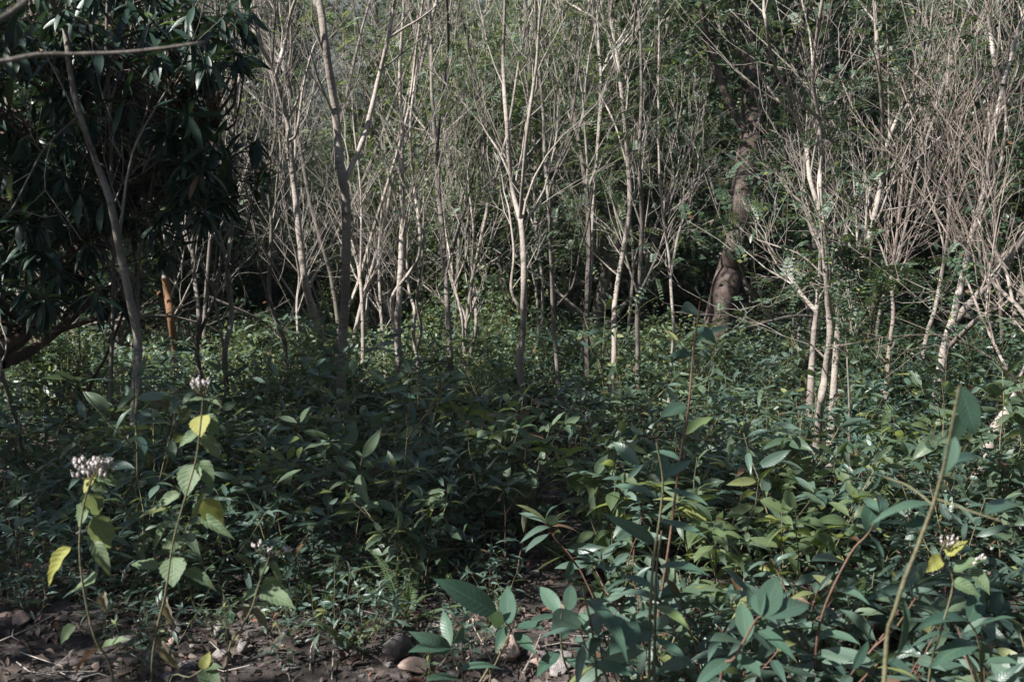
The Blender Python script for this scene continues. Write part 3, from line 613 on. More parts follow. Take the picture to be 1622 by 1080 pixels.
# ---------------------------------------------------------------- background saplings (variants, copied as individuals)
def sapling_variant(h, stems, leafmat, leafy, bark, tw, nb=14, r=0.026, spread=0.25, trop=0.1):
    tm = MB(); mb = MB(); tips = []
    for s in range(stems):
        p = np.array([R.normal() * 0.05, R.normal() * 0.05, -0.08]); a = R.uniform(0, 6.28)
        d = nrm([math.cos(a) * spread * (stems > 1), math.sin(a) * spread * (stems > 1), 1.0]); n = 12; pts = [p]; ds = [d]
        for i in range(n):
            d = nrm(d + R.normal(size=3) * 0.10 + [0, 0, 0.06]); p = p + d * h / n * R.uniform(0.8, 1.15); pts.append(p); ds.append(d)
        rad = r * R.uniform(0.7, 1.1) * (1 - 0.72 * np.linspace(0, 1, n + 1)); rows = smooth_path(np.column_stack([np.array(pts), rad]), 2)
        tm.tube(rows[:, :3], rows[:, 3], 6, 0.05)
        for k in range(nb // stems + 2):
            t = R.uniform(0.22, 1.0); j = int(min(n - 1, t * n)); q = nrm(np.cross(ds[j], R.normal(size=3))); a = R.uniform(0.3, 0.8)
            grow(mb, tips, pts[j], nrm(ds[j] * math.cos(a) + q * math.sin(a)), h * R.uniform(0.16, 0.36), rad[j] * 0.6, 1, 3, (0, 3, 3), trop=trop, wob=0.14, rmin=0.0026, fall=(0.4, 0.75))
    out = [("trunk", tm.mesh("sapling_trunk", MAT[bark])), ("twigs", mb.mesh("sapling_twigs", MAT[tw]))]
    if leafy > 0:
        fm = MB(); sel = [tips[i] for i in R.permutation(len(tips))[:int(len(tips) * min(1, leafy))]]
        if R.random() < 0.6: pinnate(fm, sel, 0.14, 6, 0.036, 1)
        else: leaf_cloud(fm, [t[0] for t in sel], 5 if leafy < 1 else 9, 0.11, 0.075)
        out.append(("foliage", fm.mesh("sapling_foliage", MAT[leafmat])))
    return out
def place_variant(var, name, label, cat, loc, rz, s, group):
    root = thing(name, label, cat, loc, group, rz, s)
    for nm, me in var:
        o = link(nm, me, root)
        if nm in ("twigs", "foliage"): o["kind"] = "stuff"
    return root
VS = [sapling_variant(R.uniform(5.5, 8), int(st), lm, lf, bk, tw, nb=int(nb * 0.68)) for st, lm, lf, bk, tw, nb in [
    (1, 'pale', 0.7, 'gbark', 'twig', 17), (2, 'small', 0.0, 'pbark', 'twig', 18), (1, 'small', 0.6, 'gbark', 'twig', 18), (3, 'small', 0.3, 'gbark', 'twig', 18),
    (2, 'pale', 0.9, 'gbark', 'twig', 18), (1, 'small', 0.5, 'pbark', 'twig', 18), (1, 'small', 1.0, 'gbark', 'twig', 18), (2, 'small', 0.6, 'gbark', 'rtwig', 18)]]
VR = [sapling_variant(R.uniform(4.0, 6), int(st), 'small', lf, bk, 'rtwig', nb=7) for st, lf, bk in [(2, 0.0, 'pbark'), (2, 0.5, 'gbark'), (2, 0.6, 'pbark'), (3, 0.0, 'gbark')]]
VT = [sapling_variant(R.uniform(1.8, 2.8), 4, lm, lf, 'gbark', tw, nb=18, r=0.012, spread=0.5, trop=0.08) for lm, lf, tw in [('small', 0.0, 'twig'), ('small', 0.8, 'twig'), ('darkl', 1.0, 'twig'), ('small', 0.0, 'rtwig')]]
used = []
def scatter(n, y0, y1, mind, hw=0.56, xlo=None, xhi=None, pw=1.0):
    out = []; tries = 0
    while len(out) < n and tries < n * 60:
        tries += 1
        y = y0 + (y1 - y0) * R.random() ** pw; x = R.uniform(-hw, hw) * y
        if xlo is not None and x / y < xlo: continue
        if xhi is not None and x / y > xhi: continue
        px = 811 + x / y * FPX
        if (1075 < px < 1250 and y < 14.5) or (245 < px < 295 and y < 11.5): continue
        if all((x - a) ** 2 + (y - b) ** 2 > mind * mind for a, b in used): used.append((x, y)); out.append((x, y))
    return out
for x, y in scatter(118, 9.2, 22, 0.38, pw=0.85):
    u = x / y
    if u > 0.22 and R.random() < 0.25: used.pop(); continue
    if u > 0.22: v = VR[R.integers(len(VR))] if R.random() < 0.4 else VS[R.integers(len(VS))]
    else: v = VS[R.integers(len(VS))]
    if u > 0.22: lab, g = "bare reddish twigged sapling in the tangle behind the right trees", "saplings in the right tangle"
    elif u < -0.2: lab, g = "slender grey sapling with bare twigs behind the left trees", "saplings behind the left trees"
    else: lab, g = "slender pale sapling with upright fine twigs deep in the central thicket", "saplings in the central thicket"
    sc_ = R.uniform(0.75, 1.15); vi = [k for k, q in enumerate(VS + VR) if q is v][0]
    adj = ["single stemmed pale", "twin stemmed pale", "single stemmed grey", "three stemmed grey", "twin stemmed leafy pale", "bare single stemmed pale", "single stemmed leafy grey", "twin stemmed reddish twigged", "twin stemmed reddish twigged", "leafy grey twin stemmed", "leafy pale twin stemmed", "three stemmed reddish twigged"][vi]
    lab = near_label(x, y, ("tall " if sc_ > 0.95 else "short ") + adj, "sapling")
    place_variant(v, "sapling", lab, "sapling", (x, y, float(gz(x, y))), R.uniform(0, 6.28), sc_, g)
for x, y in scatter(70, 11.5, 27, 0.3, pw=0.9):
    vi = int(R.integers(len(VT)))
    place_variant(VT[vi], "twiggy_bush", near_label(x, y, ["bare grey", "half leafy", "dark leafy", "bare reddish"][vi], "twiggy bush"), "bush", (x, y, float(gz(x, y))), R.uniform(0, 6.28), R.uniform(0.7, 1.2), "twiggy bushes under the saplings")

# ---------------------------------------------------------------- leafy trees behind the saplings
def leafy_variant(h, cr, mat, kind, nl, size):
    tm = MB(); mb = MB(); tips = []
    n = 8; p = np.array([0, 0, -0.1]); d = np.array([0, 0, 1.0]); pts = [p]
    for i in range(n): d = nrm(d + R.normal(size=3) * 0.12 + [0, 0, 0.1]); p = p + d * h * 0.85 / n; pts.append(p)
    rad = 0.13 * (1 - 0.75 * np.linspace(0, 1, n + 1)); tm.tube(pts, rad, 8, 0.05)
    for k in range(22):
        t = R.uniform(0.15, 1); j = int(min(n - 1, t * n)); a = R.uniform(0, 6.28)
        dd = nrm([math.cos(a), math.sin(a), R.uniform(0.1, 0.9)])
        grow(mb, tips, pts[j], dd, cr * R.uniform(0.6, 1.0) * (1.2 - 0.5 * t), rad[j] * 0.5, 1, 3, (0, 4, 3), trop=0.06, wob=0.2, rmin=0.004)
    fm = MB(); c = np.array([t[0] for t in tips])
    if kind == 'pin': pinnate(fm, tips, 0.3, 8, 0.07, max(1, nl // (16 * len(tips))))
    else: leaf_cloud(fm, c, max(1, nl // len(c)), 0.28, size, RHW)
    return [("trunk", tm.mesh("tree_trunk", MAT['gbark'])), ("limbs", mb.mesh("tree_limbs", MAT['gbark'])), ("foliage", fm.mesh("tree_foliage", MAT[mat]))]
VL = {'pale': [leafy_variant(7.5, 2.2, 'pale', 'pin', 22000, 0.08), leafy_variant(6.5, 2.0, 'pale', 'cloud', 20000, 0.085)],
      'small': [leafy_variant(7.5, 2.1, 'small', 'cloud', 18000, 0.10), leafy_variant(8.5, 2.3, 'small', 'pin', 22000, 0.1)],
      'darkl': [leafy_variant(7.0, 2.1, 'darkl', 'cloud', 11000, 0.12), leafy_variant(8.5, 2.4, 'darkl', 'cloud', 14000, 0.11)]}
LEAFLAB = {'pale': "light grey green feathery tree behind the pale saplings", 'small': "mid green leafy tree closing the view behind the saplings", 'darkl': "dark evergreen tree in shadow behind the saplings"}
for x, y in scatter(165, 11.5, 32, 1.0, hw=0.6):
    u = x / y; r = R.random()
    if u < 0.0 and y < 17: continue
    if 0.13 < u < 0.29 and y < 16.5: continue
    if -0.28 < u < -0.08 and r < 0.45: continue
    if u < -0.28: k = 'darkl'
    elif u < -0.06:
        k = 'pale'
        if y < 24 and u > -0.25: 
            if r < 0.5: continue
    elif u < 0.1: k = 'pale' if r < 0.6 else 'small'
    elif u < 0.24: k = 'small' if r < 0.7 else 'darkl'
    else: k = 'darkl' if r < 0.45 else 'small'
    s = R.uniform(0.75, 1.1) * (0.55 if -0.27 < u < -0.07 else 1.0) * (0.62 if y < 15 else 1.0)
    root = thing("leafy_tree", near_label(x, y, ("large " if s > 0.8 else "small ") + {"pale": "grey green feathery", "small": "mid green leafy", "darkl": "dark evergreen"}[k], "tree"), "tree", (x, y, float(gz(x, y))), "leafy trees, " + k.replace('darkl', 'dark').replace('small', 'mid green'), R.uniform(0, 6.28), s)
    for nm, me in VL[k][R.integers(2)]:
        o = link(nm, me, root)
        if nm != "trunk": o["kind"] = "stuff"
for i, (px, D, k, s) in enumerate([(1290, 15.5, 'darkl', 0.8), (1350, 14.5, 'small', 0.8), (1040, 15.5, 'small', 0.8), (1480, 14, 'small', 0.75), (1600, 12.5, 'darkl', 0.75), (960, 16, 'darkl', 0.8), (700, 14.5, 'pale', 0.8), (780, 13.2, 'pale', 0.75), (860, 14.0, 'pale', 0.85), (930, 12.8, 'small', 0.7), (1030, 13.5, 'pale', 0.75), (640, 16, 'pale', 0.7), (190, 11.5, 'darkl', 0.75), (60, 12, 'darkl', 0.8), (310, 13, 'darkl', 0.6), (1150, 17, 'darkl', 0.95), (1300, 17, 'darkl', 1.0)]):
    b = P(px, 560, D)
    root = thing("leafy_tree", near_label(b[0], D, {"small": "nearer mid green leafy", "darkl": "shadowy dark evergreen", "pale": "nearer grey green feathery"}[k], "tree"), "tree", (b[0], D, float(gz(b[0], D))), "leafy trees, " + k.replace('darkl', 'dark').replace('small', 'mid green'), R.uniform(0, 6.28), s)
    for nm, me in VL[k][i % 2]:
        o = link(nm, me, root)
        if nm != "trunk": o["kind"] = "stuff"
for i in range(46):
    y = R.uniform(13.5, 20); x = R.uniform(-0.56, 0.14 if i < 38 else 0.5) * y; s = R.uniform(0.2, 0.36)
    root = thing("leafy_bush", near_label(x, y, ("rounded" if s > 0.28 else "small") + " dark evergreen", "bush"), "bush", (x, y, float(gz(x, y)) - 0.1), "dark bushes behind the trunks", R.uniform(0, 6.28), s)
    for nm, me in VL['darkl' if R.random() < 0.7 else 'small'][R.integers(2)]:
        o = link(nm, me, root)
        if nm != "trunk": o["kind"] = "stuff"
# the wood behind and beside the viewer: unseen trees added to block skylight
for i, (x, y, k, s) in enumerate([(4.6, -1.5, 'small', .8), (6.5, 1.5, 'darkl', .9), (5.2, -4.5, 'darkl', .9), (1.8, -4.6, 'small', .85), (3.4, -8, 'darkl', 1), (-0.5, -9, 'small', 1), (8.5, 4.5, 'small', .9), (8.2, -2.5, 'darkl', 1.0), (-4, -11.5, 'darkl', .9), (7.5, -7, 'small', 1.1), (10.5, 7.5, 'darkl', 1), (-13, 6, 'darkl', .9), (-12, 10, 'small', .9), (-14, -1, 'small', .8), (-10, -9.5, 'darkl', .9), (3.6, -2.6, 'darkl', .7), (-10.5, 13, 'darkl', .9)]):
    root = thing("leafy_tree", ("mid green leafy" if k == 'small' else "dark evergreen") + " unseen sky blocking tree of the wood " + ("behind the viewer" if y < -3 else "beside the view"), "tree", (x, y, float(gz(x, y))), "unseen trees added around the viewer to block sky", i * 1.3, s)
    for nm, me in VL[k][i % 2]:
        o = link(nm, me, root)
        if nm != "trunk": o["kind"] = "stuff"
# far wood on the slope behind, one mass
fw = MB(); cx = R.uniform(-34, 34, 900); cy = R.uniform(30, 60, 900)
hh = R.uniform(0, 1, 900) ** 0.7 * 4.5; hh = np.where((cx / cy > -0.29) & (cx / cy < -0.07), hh * 0.3, hh); cc = np.column_stack([cx, cy, gz(cx, cy) + hh])
leaf_cloud(fw, cc, 70, (0.8, 0.8, 0.6), 0.28, RHW)
link("far_wood", fw.mesh("far_wood", MAT['pale']), kind="stuff")

# ---------------------------------------------------------------- broadleaf understorey shrubs
def shrub_desc(h, nst, lmin, lmax, upright=0.0):
    """stems as MB plus leaf matrices"""
    mb = MB(); MM = []
    for s in range(nst):
        a = R.uniform(0, 6.28); sp = 0.0 if nst == 1 else R.uniform(0.2, 0.55)
        d = nrm([math.cos(a) * sp, math.sin(a) * sp, 1]); p = np.array([0, 0, -0.04]); n = 7; H = h * R.uniform(0.7, 1.05); pts = [p]; ds = [d]
        for i in range(n): d = nrm(d + R.normal(size=3) * 0.12 + [0, 0, 0.08]); p = p + d * H / n; pts.append(p); ds.append(d)
        mb.tube(pts, np.linspace(0.0042, 0.0018, n + 1), 5)
        pts = smooth_path(np.array(pts), 4)
        nodes = np.concatenate([R.uniform(0.2, 0.85, 8), np.linspace(0.86, 1.0, 5)])
        k0 = R.uniform(0, 6.28)
        for k, t in enumerate(np.sort(nodes)):
            j = int(min(len(pts) - 2, t * (len(pts) - 1))); c = pts[j]; up = nrm(pts[j + 1] - pts[j]); az = k0 + k * 2.4
            out = np.array([math.cos(az), math.sin(az), 0]); el = R.uniform(-0.6, 0.55) + 0.6 * max(0, t - 0.85) / 0.15 + upright
            yd = nrm(out * math.cos(el) + np.array([0, 0, math.sin(el)]))
            L = R.uniform(lmin, lmax) * (0.75 + 0.25 * math.sin(math.pi * min(1, t)))
            pet = c + yd * 0.012; mb.tube([c, pet], [0.0015, 0.0012], 3)
            MM.append(frames(pet, yd, np.array([0, 0, 1]) + R.normal(size=3) * 0.5, L, R.uniform(0.85, 1.15))[0])
        # side branch
        if R.random() < 0.7:
            j = int(R.uniform(0.35, 0.7) * len(pts)); a2 = R.uniform(0, 6.28); d2 = nrm([math.cos(a2), math.sin(a2), 1.0]); L2 = H * R.uniform(0.25, 0.45)
            q = [pts[j], pts[j] + d2 * L2 * .5, pts[j] + d2 * L2 + np.array([0, 0, .03])]; mb.tube(q, [0.003, 0.0026, 0.002], 4)
            for k in range(6):
                az = k * 2.4 + a2; el = R.uniform(-0.1, 0.7); yd = np.array([math.cos(az) * math.cos(el), math.sin(az) * math.cos(el), math.sin(el)])
                c = q[2] - d2 * 0.02 * (6 - k) * L2; MM.append(frames(c, yd, np.array([0, 0, 1]) + R.normal(size=3) * 0.3, R.uniform(lmin, lmax) * 0.85)[0])
    return mb, np.array(MM)
SD = []
for i in range(9):
    mb, MM = shrub_desc(R.uniform(0.72, 0.98), [2, 3, 2, 3][i % 4], 0.095, 0.165)
    sm_ = 'shrub2' if i % 3 == 1 else 'shrub'; st = mb.mesh("shrub_stem", MAT['stem' if i % 3 else 'redstem'])
    lo = MB(); lo.shapes(SHRUB_LO[0], MM[::2]); lo.shapes(SHRUB_LO[1], MM[1::2])
    SD.append((st, MM, lo.mesh("shrub_foliage", MAT[sm_]), SH2_ME if i % 3 == 1 else SHRUB_ME))
SH3_ME = [mesh_of(leaf_tmpl(9, 2, w, c, f, tipdrop=0.08, wave=0.06), 'yellow_green_leaf', MAT['shrub3']) for w, c, f in ((0.2, 0.25, 0.3), (0.23, 0.4, 0.35), (0.18, 0.5, 0.25), (0.21, 0.15, 0.2))]
for i in range(4):
    mb, MM = shrub_desc(R.uniform(0.4, 0.56), 2 + i % 2, 0.10, 0.165)
    lo = MB(); lo.shapes(SHRUB_LO[0], MM)
    SD.append((mb.mesh("shrub_stem", MAT['redstem' if i % 2 else 'stem']), MM, lo.mesh("shrub_foliage", MAT['shrub']), SH2_ME if i == 2 else SHRUB_ME))
mb, MM = shrub_desc(0.8, 3, 0.11, 0.18); lo = MB(); lo.shapes(SHRUB_LO[1], MM)
SD.append((mb.mesh('shrub_stem', MAT['stem']), MM, lo.mesh('shrub_foliage', MAT['shrub3']), SH3_ME))
def shrub(x, y, s, hi, label, group, i=None, z=None):
    st, MM, lo, mes = SD[R.integers(9) if i is None else i]
    root = thing("leafy_shrub", label, "shrub", (x, y, float(gz(x, y)) if z is None else z), group, R.uniform(0, 6.28), s)
    link("stem", st, root)
    if hi:
        for k, m in enumerate(MM): o = link("leaf", mes[int(R.integers(4))], root); o.matrix_basis = toM(m)
    else: link("foliage", lo, root, "stuff")
    return root
REG = [("dark shaded leafy shrub in the left undergrowth", "shrubs in the shaded left undergrowth"),
       ("shaded lance leaved shrub beside the bare path in the middle", "shrubs beside the path"),
       ("sunlit lance leaved shrub in the dense right undergrowth", "shrubs in the sunlit right undergrowth"),
       ("leafy shrub in the farther undergrowth around the tree bases", "shrubs around the tree bases")]
def region(x, y):
    u = x / y
    if y > 7: return REG[3]
    return REG[0] if u < -0.12 else REG[1] if u < 0.12 else REG[2]
def blocked(x, y):
    px = 811 + x / y * FPX; gy = 400 + 1592 * 1.5 / y
    if y < 2.6 and px < 1150: return True
    if y < 4.05 and px < 700: return True
    if y < 3.5 and px < 1000: return True
    if y < 4.4 and px < 960 and px > 690: return True
    pc = 850 + (gy - 640) * 0.1 + 15 * math.sin(gy * 0.03)
    if 4.2 < y < 9.0 and abs(px - pc) < 42: return True
    return False
pl = []; tries = 0
cfg = [(2.35, 3.9, 42), (3.9, 4.2, 10), (4.2, 6.2, 108), (6.2, 11.5, 160)]
for y0, y1, n in cfg:
    c = 0; md = 0.2 if y1 < 7 else 0.3
    for _ in range(6000):
        y = math.sqrt(R.uniform(y0 * y0, y1 * y1)); x = R.uniform(-0.56, 0.56) * y
        if blocked(x, y) or any((x - a) ** 2 + (y - b) ** 2 < md * md for a, b in pl): continue
        pl.append((x, y)); g = region(x, y)[1]
        u = x / y
        s = R.uniform(0.62, 1.2)
        if y < 3.8: s *= R.uniform(0.7, 0.95)
        near = y < 3.9
        if near: s = R.uniform(0.85, 1.2)
        lab = near_label(x, y, 'tall' if s > 1.02 else 'middling' if s > 0.82 else 'low', 'lance leaved shrub')
        vi = 9 + int(R.integers(4)) if near else int(R.choice([1, 4, 7])) if x > 0.05 * y and R.random() < 0.35 else int(R.integers(9))
        px_, py_ = 811 + u * FPX, 400 + 1592 * 0.8 / y
        if (1120 < px_ < 1460 and 3.6 < y < 6 and R.random() < 0.24) or R.random() < 0.025: vi = 13
        hue = 'yellow green' if vi == 13 else 'light green' if vi in (1, 4, 7, 11) else 'dark green'
        lab = near_label(x, y, ('tall ' if s > 1.02 else 'middling ' if s > 0.82 else 'low ') + hue, 'shrub')
        shrub(x, y, s, y < 5.6, lab, g, vi); c += 1
        if c >= n: break
# the same shrubs past the count, one mass
um = MB(); um2 = MB(); y = np.sqrt(R.uniform(3.6 ** 2, 13.5 ** 2, 1100)); x = R.uniform(-0.6, 0.6, 1100) * y
for a, b in zip(x, y):
    if blocked(a, b): continue
    MM = SD[R.integers(9)][1]; sc = R.uniform(0.45, 0.95); c_, s_ = math.cos(a * 50), math.sin(a * 50)
    rot = np.array([[c_, -s_, 0], [s_, c_, 0], [0, 0, 1]]) * sc
    M2 = np.einsum('ij,njk->nik', rot, MM); M2[:, :, 3] += [a, b, float(gz(a, b))]; (um2 if R.random() < 0.35 else um).shapes(SHRUB_LO[int(R.integers(2))], M2)
link("undergrowth", um.mesh("undergrowth", MAT['shrub']), kind="stuff"); link("light_undergrowth", um2.mesh("light_undergrowth", MAT['shrub2']), kind="stuff")
# remaining low cover as one mass
gc = MB(); n = 5200
y = np.sqrt(R.uniform(4.0 ** 2, 18 ** 2, n)); x = R.uniform(-0.6, 0.6, n) * y
keep = np.array([not blocked(a, b) for a, b in zip(x, y)]); x, y = x[keep], y[keep]
cz = gz(x, y) + R.uniform(0.02, 0.28, len(x)) * (1 + 0.6 * (y > 9))
leaf_cloud(gc, np.column_stack([x, y, cz]), 9, (0.08, 0.08, 0.05), 0.055, RHW)
link("ground_cover", gc.mesh("ground_cover", MAT['small']), kind="stuff")
# small leaved bushes between the trunks
def smallbush(h, mat, size, nl):
    mb = MB(); tips = []
    for s in range(6):
        a = R.uniform(0, 6.28); grow(mb, tips, np.array([0, 0, -.03]), nrm([math.cos(a) * .5, math.sin(a) * .5, 1]), h, 0.006, 1, 3, (0, 6, 3), trop=0.05, rmin=0.0018)
    fm = MB(); leaf_cloud(fm, [t[0] for t in tips], nl, 0.06, size, RHW, droop=0.1)
    return [("stem", mb.mesh("bush_stem", MAT['stem'])), ("foliage", fm.mesh("bush_foliage", MAT[mat]))]
VB = [smallbush(0.7, 'small', 0.055, 5), smallbush(0.9, 'pale', 0.05, 5), smallbush(0.6, 'small', 0.07, 4), smallbush(0.8, 'darkl', 0.06, 5)]
for x, y in scatter(190, 7.4, 19, 0.25, pw=0.8):
    if blocked(x, y): continue
    vi = int(R.integers(4))
    place_variant(VB[vi], "small_leaved_bush", near_label(x, y, ["green", "pale green", "round leaved green", "dark green"][vi], "small leaved bush"), "bush", (x, y, float(gz(x, y))), R.uniform(0, 6.28), R.uniform(0.6, 1.15), "small leaved bushes " + ("among the tree bases" if y < 12 else "far behind"))

for k in range(84):
    y = R.uniform(3.3, 4.7); x = (R.uniform(-30, 800) - 811) / FPX * y
    o = shrub(x, y, R.uniform(0.22, 0.42), False, "", "weeds between the front stones"); o.name = "small_weed"; o["category"] = "weed"
    o["label"] = near_label(x, y, "tiny leafy" if o.scale[0] < 0.32 else "low leafy", "weed")

# ---------------------------------------------------------------- hero foreground leafy plants (leaf base and tip traced at real distances)
def plant(name, label, D, stems, leaves, cat="plant", mset=None, smat='stem', ground=True, loc=None):
    """stems: [(px list bottom->top, r0, r1)], leaves: [(bx,by,tx,ty,ddtip,w,normal,mesh index)]"""
    s0 = [P(a, b, D) for a, b in stems[0][0]]; g = s0[0].copy(); g[2] = float(gz(g[0], g[1])) - 0.03
    base = g.copy(); root = thing(name, label, cat, base)
    for i, (px, r0, r1) in enumerate(stems):
        pts = [P(a, b, D + 0.04 * k * (1 if i % 2 else -1)) for k, (a, b) in enumerate(px)]
        if i == 0 and pts[0][2] > g[2] + 0.05: pts = [g] + pts
        rows = smooth_path(np.column_stack([np.array(pts), np.linspace(r0, r1, len(pts))]), 4); mb = MB()
        mb.tube(rows[:, :3] - base, rows[:, 3], 7); link("stem", mb.mesh("stem", MAT[smat]), root)
    for (bx, by, tx, ty, dd, w, nh, mi) in leaves:
        a = P(bx, by, D); b = P(tx, ty, D + dd); L = np.linalg.norm(b - a)
        m = frames(a - base, b - a, np.array(nh, float) + R.normal(size=3) * 0.1, L, w)[0]
        o = link("leaf", (mset or HERO_ME)[mi % len(mset or HERO_ME)], root); o.matrix_basis = toM(m)
        if mi >= 10: o.data = DRY_ME[0]
    return root
F = (0, -1, 0.6); UPN = (0, -0.35, 1); FL = (-0.6, -1, 0.3); FR = (0.6, -1, 0.3)
plant("broad_leaved_seedling", "low seedling with upright glossy leaves over stones at the bottom centre", 2.9,
  [([(775, 1085), (790, 1040), (808, 1000), (800, 985)], 0.004, 0.002), ([(760, 1080), (790, 1030), (818, 985)], 0.003, 0.0015)],
  [(790, 975, 697, 913, -0.1, 1.1, (0.2, -1, .8), 0), (783, 968, 730, 950, 0.1, 1.3, UPN, 1), (806, 990, 803, 928, 0.12, 1.15, F, 2), (815, 992, 857, 986, -0.1, 1.2, UPN, 0), (800, 990, 788, 1022, -0.08, 1.4, F, 1), (798, 985, 772, 975, -.1, 1.3, F, 2), (814, 1000, 848, 1030, -0.1, 1.1, F, 0)])
plant("broad_leaved_seedling", "low seedling with rounded bent leaves left of the bottom stones", 2.8,
  [([(735, 1085), (722, 1050), (715, 1030)], 0.003, 0.002)],
  [(714, 1030, 678, 1010, -0.1, 1.5, F, 3), (716, 1025, 650, 1022, -0.1, 1.1, UPN, 0), (714, 1022, 702, 965, 0.1, 1.0, FL, 2), (716, 1020, 750, 983, 0.1, 0.9, FR, 1), (730, 1075, 678, 1066, -0.1, 1.2, UPN, 0), (725, 1060, 790, 1040, 0, 0.9, UPN, 1)])
plant("broad_leaved_seedling", "seedling with one big upright leaf above the grey stone", 2.9,
  [([(905, 1085), (892, 1040), (888, 1000), (890, 970)], 0.004, 0.002)],
  [(888, 972, 853, 922, 0.1, 1.25, F, 0), (900, 968, 905, 925, .12, 1.1, F, 2), (890, 975, 835, 978, -0.1, 0.8, UPN, 0), (915, 972, 872, 998, -0.2, 1.2, (0.2, -1, 1), 2), (918, 970, 935, 1000, -0.1, 1.4, F, 1), (886, 1030, 850, 1062, -0.12, 1.2, UPN, 0), (890, 1012, 905, 985, 0.1, 1, F, 1), (893, 1040, 940, 1066, -0.1, 1, UPN, 0)])
plant("broad_leaved_seedling", "seedling with a spray of large ribbed leaves right of the bottom stones", 2.6,
  [([(945, 1085), (938, 1000), (926, 945), (924, 930)], 0.004, 0.002)],
  [(924, 945, 921, 928, 0.02, 1.8, F, 2), (926, 948, 1005, 998, -0.2, 0.9, (0.3, -0.5, 1), 1), (1003, 1000, 940, 960, 0.1, 1.1, UPN, 0), (932, 955, 975, 945, 0.1, .9, UPN, 0), (1010, 985, 965, 1038, -0.15, 1.2, F, 2), (935, 1050, 1000, 1060, -.1, 1.2, UPN, 0), (975, 1060, 1010, 1040, 0, 1, UPN, 1)])
plant("tall_whip", "tall thin stem with three blue green shaded leaves at its top near the big trunk", 3.2,
  [([(1040, 1000), (1060, 860), (1078, 720), (1090, 650), (1098, 560), (1106, 500), (1110, 470)], 0.0055, 0.002)],
  [(1110, 470, 1100, 458, -.06, 2.2, F, 2), (1106, 492, 1085, 486, -0.1, 1.8, F, 0), (1103, 520, 1130, 528, -0.1, 1.6, F, 1), (1100, 545, 1170, 490, .1, .5, UPN, 1), (1086, 640, 1050, 655, -0.1, 1.2, F, 0), (1082, 690, 1130, 650, .1, 1.0, UPN, 0), (1095, 560, 1070, 555, -0.05, 1.4, F, 3), (1078, 730, 1035, 700, 0.05, 1.2, UPN, 1)], smat='redstem')
plant("leafy_sapling", "tall pale stemmed sapling with dark wide leaves in the middle of the right undergrowth", 2.7,
  [([(1028, 1075), (1030, 960), (1036, 880), (1045, 820), (1050, 760), (1040, 700)], 0.005, 0.0025), ([(1036, 1075), (1038, 960), (1040, 900), (1048, 840)], 0.0045, 0.003)],
  [(1012, 737, 970, 695, 0.05, 1.3, F, 0), (1050, 755, 1098, 728, 0.05, 1.1, UPN, 2), (1040, 790, 965, 745, 0.08, .8, UPN, 1), (1052, 775, 1125, 790, -0.1, 0.9, UPN, 0), (1045, 825, 1120, 840, -.1, .9, UPN, 0), (1038, 860, 990, 820, -.1, .9, F, 3), (1040, 900, 1110, 880, -.1, 1.0, UPN, 1), (1036, 930, 985, 905, 0, 1.1, UPN, 0), (1040, 960, 1090, 975, -.1, 1.1, UPN, 1), (1034, 985, 1000, 1020, -.1, 1.2, F, 2), (1050, 765, 1052, 720, .1, 1.1, F, 2), (1038, 1010, 1090, 1040, -.1, 1.1, UPN, 0)])
plant("leafy_sapling", "broad ribbed leaved sapling with a red brown stem at the lower right", 2.3,
  [([(1140, 1085), (1165, 1040), (1195, 985), (1207, 975)], 0.0045, 0.002)],
  [(1207, 978, 1232, 912, 0.12, 1.3, F, 2), (1207, 978, 1290, 945, 0.1, 1.1, (0, -.7, 1), 0), (1183, 1015, 1175, 945, 0.1, 1.3, F, 0), (1200, 998, 1250, 1008, -0.1, 1.2, UPN, 3), (1180, 1020, 1130, 1000, -0.1, 1.2, UPN, 0), (1170, 1035, 1205, 1072, -0.1, 1.2, F, 2), (1160, 1045, 1105, 1060, -0.1, 1.1, UPN, 1), (1207, 975, 1190, 905, .15, 1.1, FL, 1)], smat='redstem')
plant("leafy_sapling", "sapling with narrow ribbed leaves on a reddish stem right of centre foreground", 2.7,
  [([(1290, 1085), (1300, 980), (1345, 880), (1375, 845), (1395, 810)], 0.0045, 0.002)],
  [(1372, 842, 1385, 795, .1, 1.4, F, 2), (1390, 828, 1448, 825, -0.05, .9, UPN, 0), (1375, 845, 1415, 880, -0.1, 1.0, FR, 1), (1350, 845, 1340, 828, 0.05, 1.6, F, 3), (1395, 812, 1365, 780, 0.1, 1.1, F, 0), (1395, 812, 1400, 755, 0.15, 1, F, 1), (1340, 890, 1290, 875, -.1, 1.2, UPN, 0), (1320, 935, 1370, 930, -.1, 1.2, UPN, 1), (1300, 985, 1250, 960, -.1, 1.3, UPN, 2), (1300, 1000, 1360, 1010, -.1, 1.1, UPN, 0)], smat='redstem')
plant("leafy_sapling", "sapling with two long tapering leaves at the lower right edge", 2.4,
  [([(1555, 1085), (1548, 1010), (1535, 985)], 0.004, 0.002)],
  [(1540, 998, 1600, 965, -0.1, 1.0, UPN, 0), (1535, 985, 1470, 955, -0.1, 0.9, UPN, 1), (1535, 985, 1555, 930, .1, 1.1, F, 2), (1548, 1020, 1500, 1010, -.1, 1.2, UPN, 3), (1550, 1050, 1610, 1040, -.1, 1.2, UPN, 0)])
